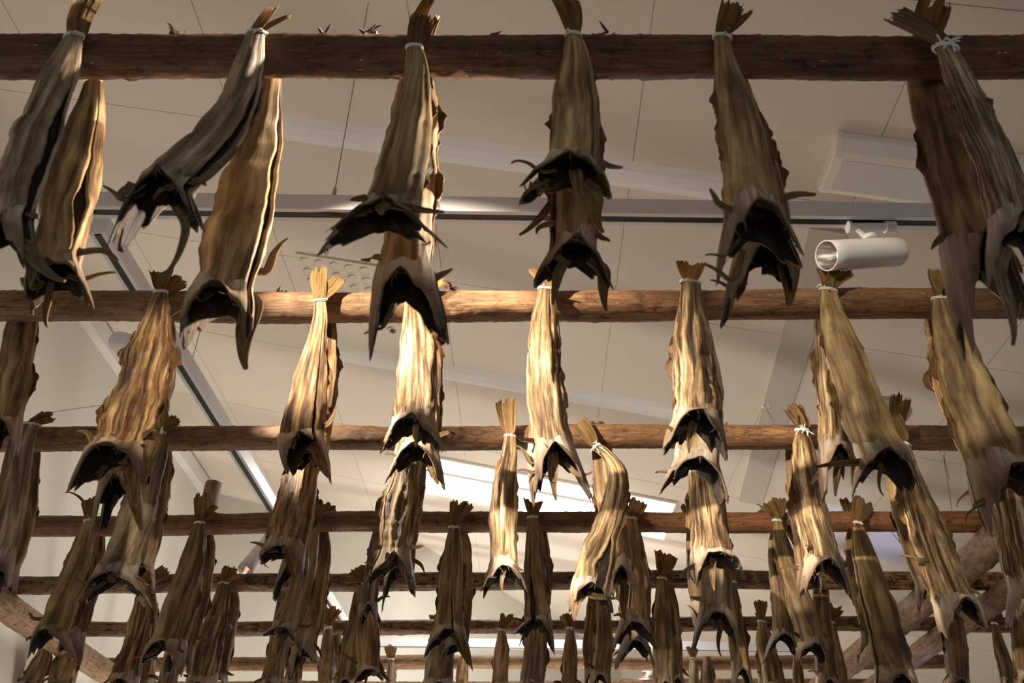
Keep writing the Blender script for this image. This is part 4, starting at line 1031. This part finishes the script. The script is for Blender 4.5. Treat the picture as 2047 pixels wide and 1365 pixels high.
fish(4, 1, [(732, 1162, 16), (732, 1200, 38), (736, 1260, 48), (738, 1310, 50), (738, 1340, 48)], [(710, 1132, 28), (724, 1126, 12)], (708, 1365), (766, 1358),
     'dark stockfish with orange V-shaped tail, fifth log', BRN, 0.08, slit=(R_(40), 0.05, 0.3, 1.2), ext=[(712, 1325, 668, 1300, 6, 0.1), (755, 1325, 780, 1362, 12, 0.1)])
fish(4, -1, [(722, 1176, 24), (718, 1230, 40), (704, 1300, 46), (692, 1360, 44)], [], (664, 1390), (716, 1390),
     'olive stockfish behind and left of the orange-tailed one, fifth log', OLIVE, 0.08, twine=False)
fish(4, 1, [(570, 1180, 24), (566, 1230, 36), (556, 1300, 42), (544, 1365, 46)], [], (520, 1400), (570, 1400),
     'olive stockfish whose top is hidden, fifth log, under the upright twin-tipped one', OLIVE, 0.08, twine=False)
fish(4, -1, [(600, 1190, 24), (598, 1250, 34), (590, 1320, 36), (584, 1365, 34)], [], (566, 1400), (604, 1400),
     'streaked stockfish low beside the whitish end, fifth log, left of centre', PALE, 0.12, twine=False)
fish(4, 1, [(892, 1180, 26), (890, 1240, 40), (884, 1300, 52), (878, 1365, 56)], [], (850, 1400), (906, 1400),
     'greyish stockfish trunk below the green leafy-tailed one, fifth log', GREY, 0.07, twine=False)
fish(4, 1, [(1072, 1180, 26), (1072, 1240, 40), (1070, 1300, 46), (1064, 1365, 48)], [], (1040, 1400), (1090, 1400),
     'grey-brown stockfish trunk at bottom centre, fifth log', GREY, 0.06, twine=False)
fish(4, 1, [(1204, 1172, 18), (1206, 1220, 30), (1206, 1290, 38), (1200, 1350, 40)], [], (1180, 1395), (1224, 1395),
     'olive stockfish below the S-curved one, right of the two, fifth log', OLIVE, 0.06, twine=False)
fish(4, -1, [(1188, 1172, 18), (1186, 1220, 28), (1180, 1290, 32), (1182, 1345, 28)], [], (1168, 1385), (1196, 1385),
     'brown stockfish below the S-curved one, left of the two, fifth log', BRN, 0.06, twine=False)
fish(4, 1, [(1323, 1150, 16), (1324, 1185, 28), (1326, 1250, 38), (1328, 1310, 44), (1328, 1365, 44)], [(1330, 1100, 38)], (1304, 1400), (1352, 1400),
     'smooth olive stockfish with single yellow fan tail, fifth log', OLIVE, 0.04, slit=(R_(350), 0.1, 0.3, 1.2))
fish(4, -1, [(1336, 1170, 20), (1342, 1220, 30), (1346, 1290, 34), (1350, 1355, 32)], [(1300, 1142, 12)], (1332, 1395), (1372, 1395),
     'pale stockfish edge behind the yellow fan-tailed one, fifth log', WARMT, 0.08, twine=False)
fish(4, 1, [(1464, 1158, 14), (1466, 1200, 26), (1474, 1270, 36), (1482, 1340, 38)], [(1466, 1108, 16)], (1466, 1380), (1504, 1380),
     'olive stockfish to the right of the blackish long one, fifth log', OLIVE, 0.08)
fish(4, -1, [(1640, 1172, 30), (1640, 1230, 40), (1646, 1300, 44), (1652, 1360, 44)], [], (1632, 1395), (1676, 1395),
     'brown stockfish directly below the white-bowed one, fifth log', BRN, 0.07, twine=False)
fish(4, -1, [(1900, 1172, 30), (1904, 1240, 44), (1910, 1300, 50), (1914, 1360, 48)], [], (1880, 1395), (1940, 1395),
     'dark stockfish between the two support beams under the long sunlit one, fifth log', BRN, 0.07, twine=False)
fish(4, 1, [(2026, 1164, 16), (2032, 1210, 34), (2042, 1280, 44), (2050, 1350, 44)], [], (2030, 1390), (2076, 1390),
     'olive stockfish at the lower right edge, fifth log', OLIVE, 0.08)

# ---- sixth pole
fish(5, 1, [(92, 1290, 24), (84, 1320, 38), (62, 1365, 46)], [], (36, 1400), (84, 1400), 'brown stockfish in the lower left corner, left one, sixth log', BRN, 0.08, twine=False)
fish(5, 1, [(142, 1270, 24), (134, 1315, 48), (120, 1365, 54)], [], (94, 1400), (146, 1400), 'brown stockfish in the lower left corner, right one, sixth log', BRN, 0.08, twine=False)
fish(5, -1, [(304, 1250, 16), (300, 1300, 24), (296, 1360, 26)], [(304, 1216, 16)], (284, 1390), (310, 1390), 'stockfish showing a small orange tail beside the arched grey one, sixth log', WARMT, 0.08, twine=False)
fish(5, 1, [(656, 1252, 14), (656, 1285, 26), (654, 1330, 34), (654, 1370, 36)], [(654, 1204, 24), (674, 1212, 22)], (634, 1400), (674, 1400),
     'brown stockfish with bushy orange tail and white tie, sixth log', WARMT, 0.06, bow=1)
fish(5, -1, [(672, 1262, 18), (676, 1310, 30), (672, 1370, 34)], [], (654, 1400), (692, 1400), 'olive stockfish behind the bushy orange-tailed one, sixth log', OLIVE, 0.06, twine=False)
fish(5, 1, [(1003, 1256, 12), (1003, 1290, 26), (1000, 1330, 32), (999, 1370, 34)], [(1012, 1222, 16), (1030, 1226, 14)], (982, 1400), (1018, 1400),
     'brown stockfish with forked tail left of the bottom centre, sixth log', WARMT, 0.05)
fish(5, 1, [(1139, 1252, 12), (1140, 1285, 24), (1139, 1330, 30), (1137, 1370, 32)], [(1124, 1226, 14), (1142, 1224, 12)], (1120, 1400), (1156, 1400),
     'brown stockfish with spiky tail right of the bottom centre, sixth log', BRN, 0.05)
fish(5, -1, [(870, 1250, 14), (868, 1300, 26), (862, 1360, 30)], [(866, 1226, 14)], (846, 1395), (880, 1395), 'stockfish with one small tail tip left of the leafy-tailed one, sixth log', OLIVE, 0.06, twine=False)
fish(5, 1, [(1522, 1238, 14), (1528, 1280, 34), (1540, 1330, 44), (1548, 1370, 48)], [(1514, 1196, 16), (1530, 1198, 12)], (1524, 1400), (1576, 1400),
     'plump olive stockfish with white-topped neck and cut tail, sixth log', OLIVE, 0.06)
fish(5, -1, [(1526, 1250, 16), (1526, 1300, 24), (1530, 1360, 26)], [(1502, 1230, 24)], (1516, 1395), (1542, 1395), 'stockfish with comb-like orange tail left of the plump one, sixth log', WARMT, 0.06, twine=False)
fish(5, 1, [(1661, 1240, 12), (1664, 1275, 24), (1670, 1320, 34), (1676, 1370, 38)], [(1652, 1200, 16), (1668, 1208, 12), (1684, 1212, 10)], (1656, 1400), (1698, 1400),
     'slim brown stockfish with three-pronged tail, sixth log, right', WARMT, 0.05)
fish(5, 1, [(1988, 1243, 12), (1996, 1285, 24), (2010, 1330, 32), (2020, 1370, 34)], [(1998, 1220, 18)], (2002, 1400), (2040, 1400),
     'slim olive stockfish near the lower right corner, sixth log', OLIVE, 0.06)

# ---- seventh pole
fish(6, 1, [(782, 1316, 10), (782, 1340, 18), (780, 1372, 22)], [(774, 1286, 12), (788, 1290, 10)], (770, 1400), (792, 1400), 'pale stockfish with split tail at bottom left of centre, seventh log', PALE, 0.08)
fish(6, 1, [(926, 1312, 14), (924, 1340, 24), (922, 1372, 26)], [], (910, 1400), (936, 1400), 'short glimpse of a tan stockfish under the leafy-tailed one, seventh log', WARMT, 0.08, twine=False)
fish(6, 1, [(1385, 1314, 10), (1386, 1340, 18), (1386, 1372, 20)], [(1378, 1290, 14), (1392, 1292, 10)], (1376, 1400), (1396, 1400), 'pale stockfish with forked tail at the bottom right of centre, seventh log', PALE, 0.08)
fish(6, 1, [(1412, 1312, 14), (1414, 1340, 24), (1414, 1372, 26)], [], (1400, 1400), (1426, 1400), 'brown stockfish beside the pale fork-tailed one, seventh log', BRN, 0.06, twine=False)
fish(6, 1, [(1592, 1314, 14), (1594, 1340, 22), (1596, 1372, 24)], [], (1584, 1400), (1608, 1400), 'olive stockfish right of the plump one, seventh log', OLIVE, 0.06, twine=False)
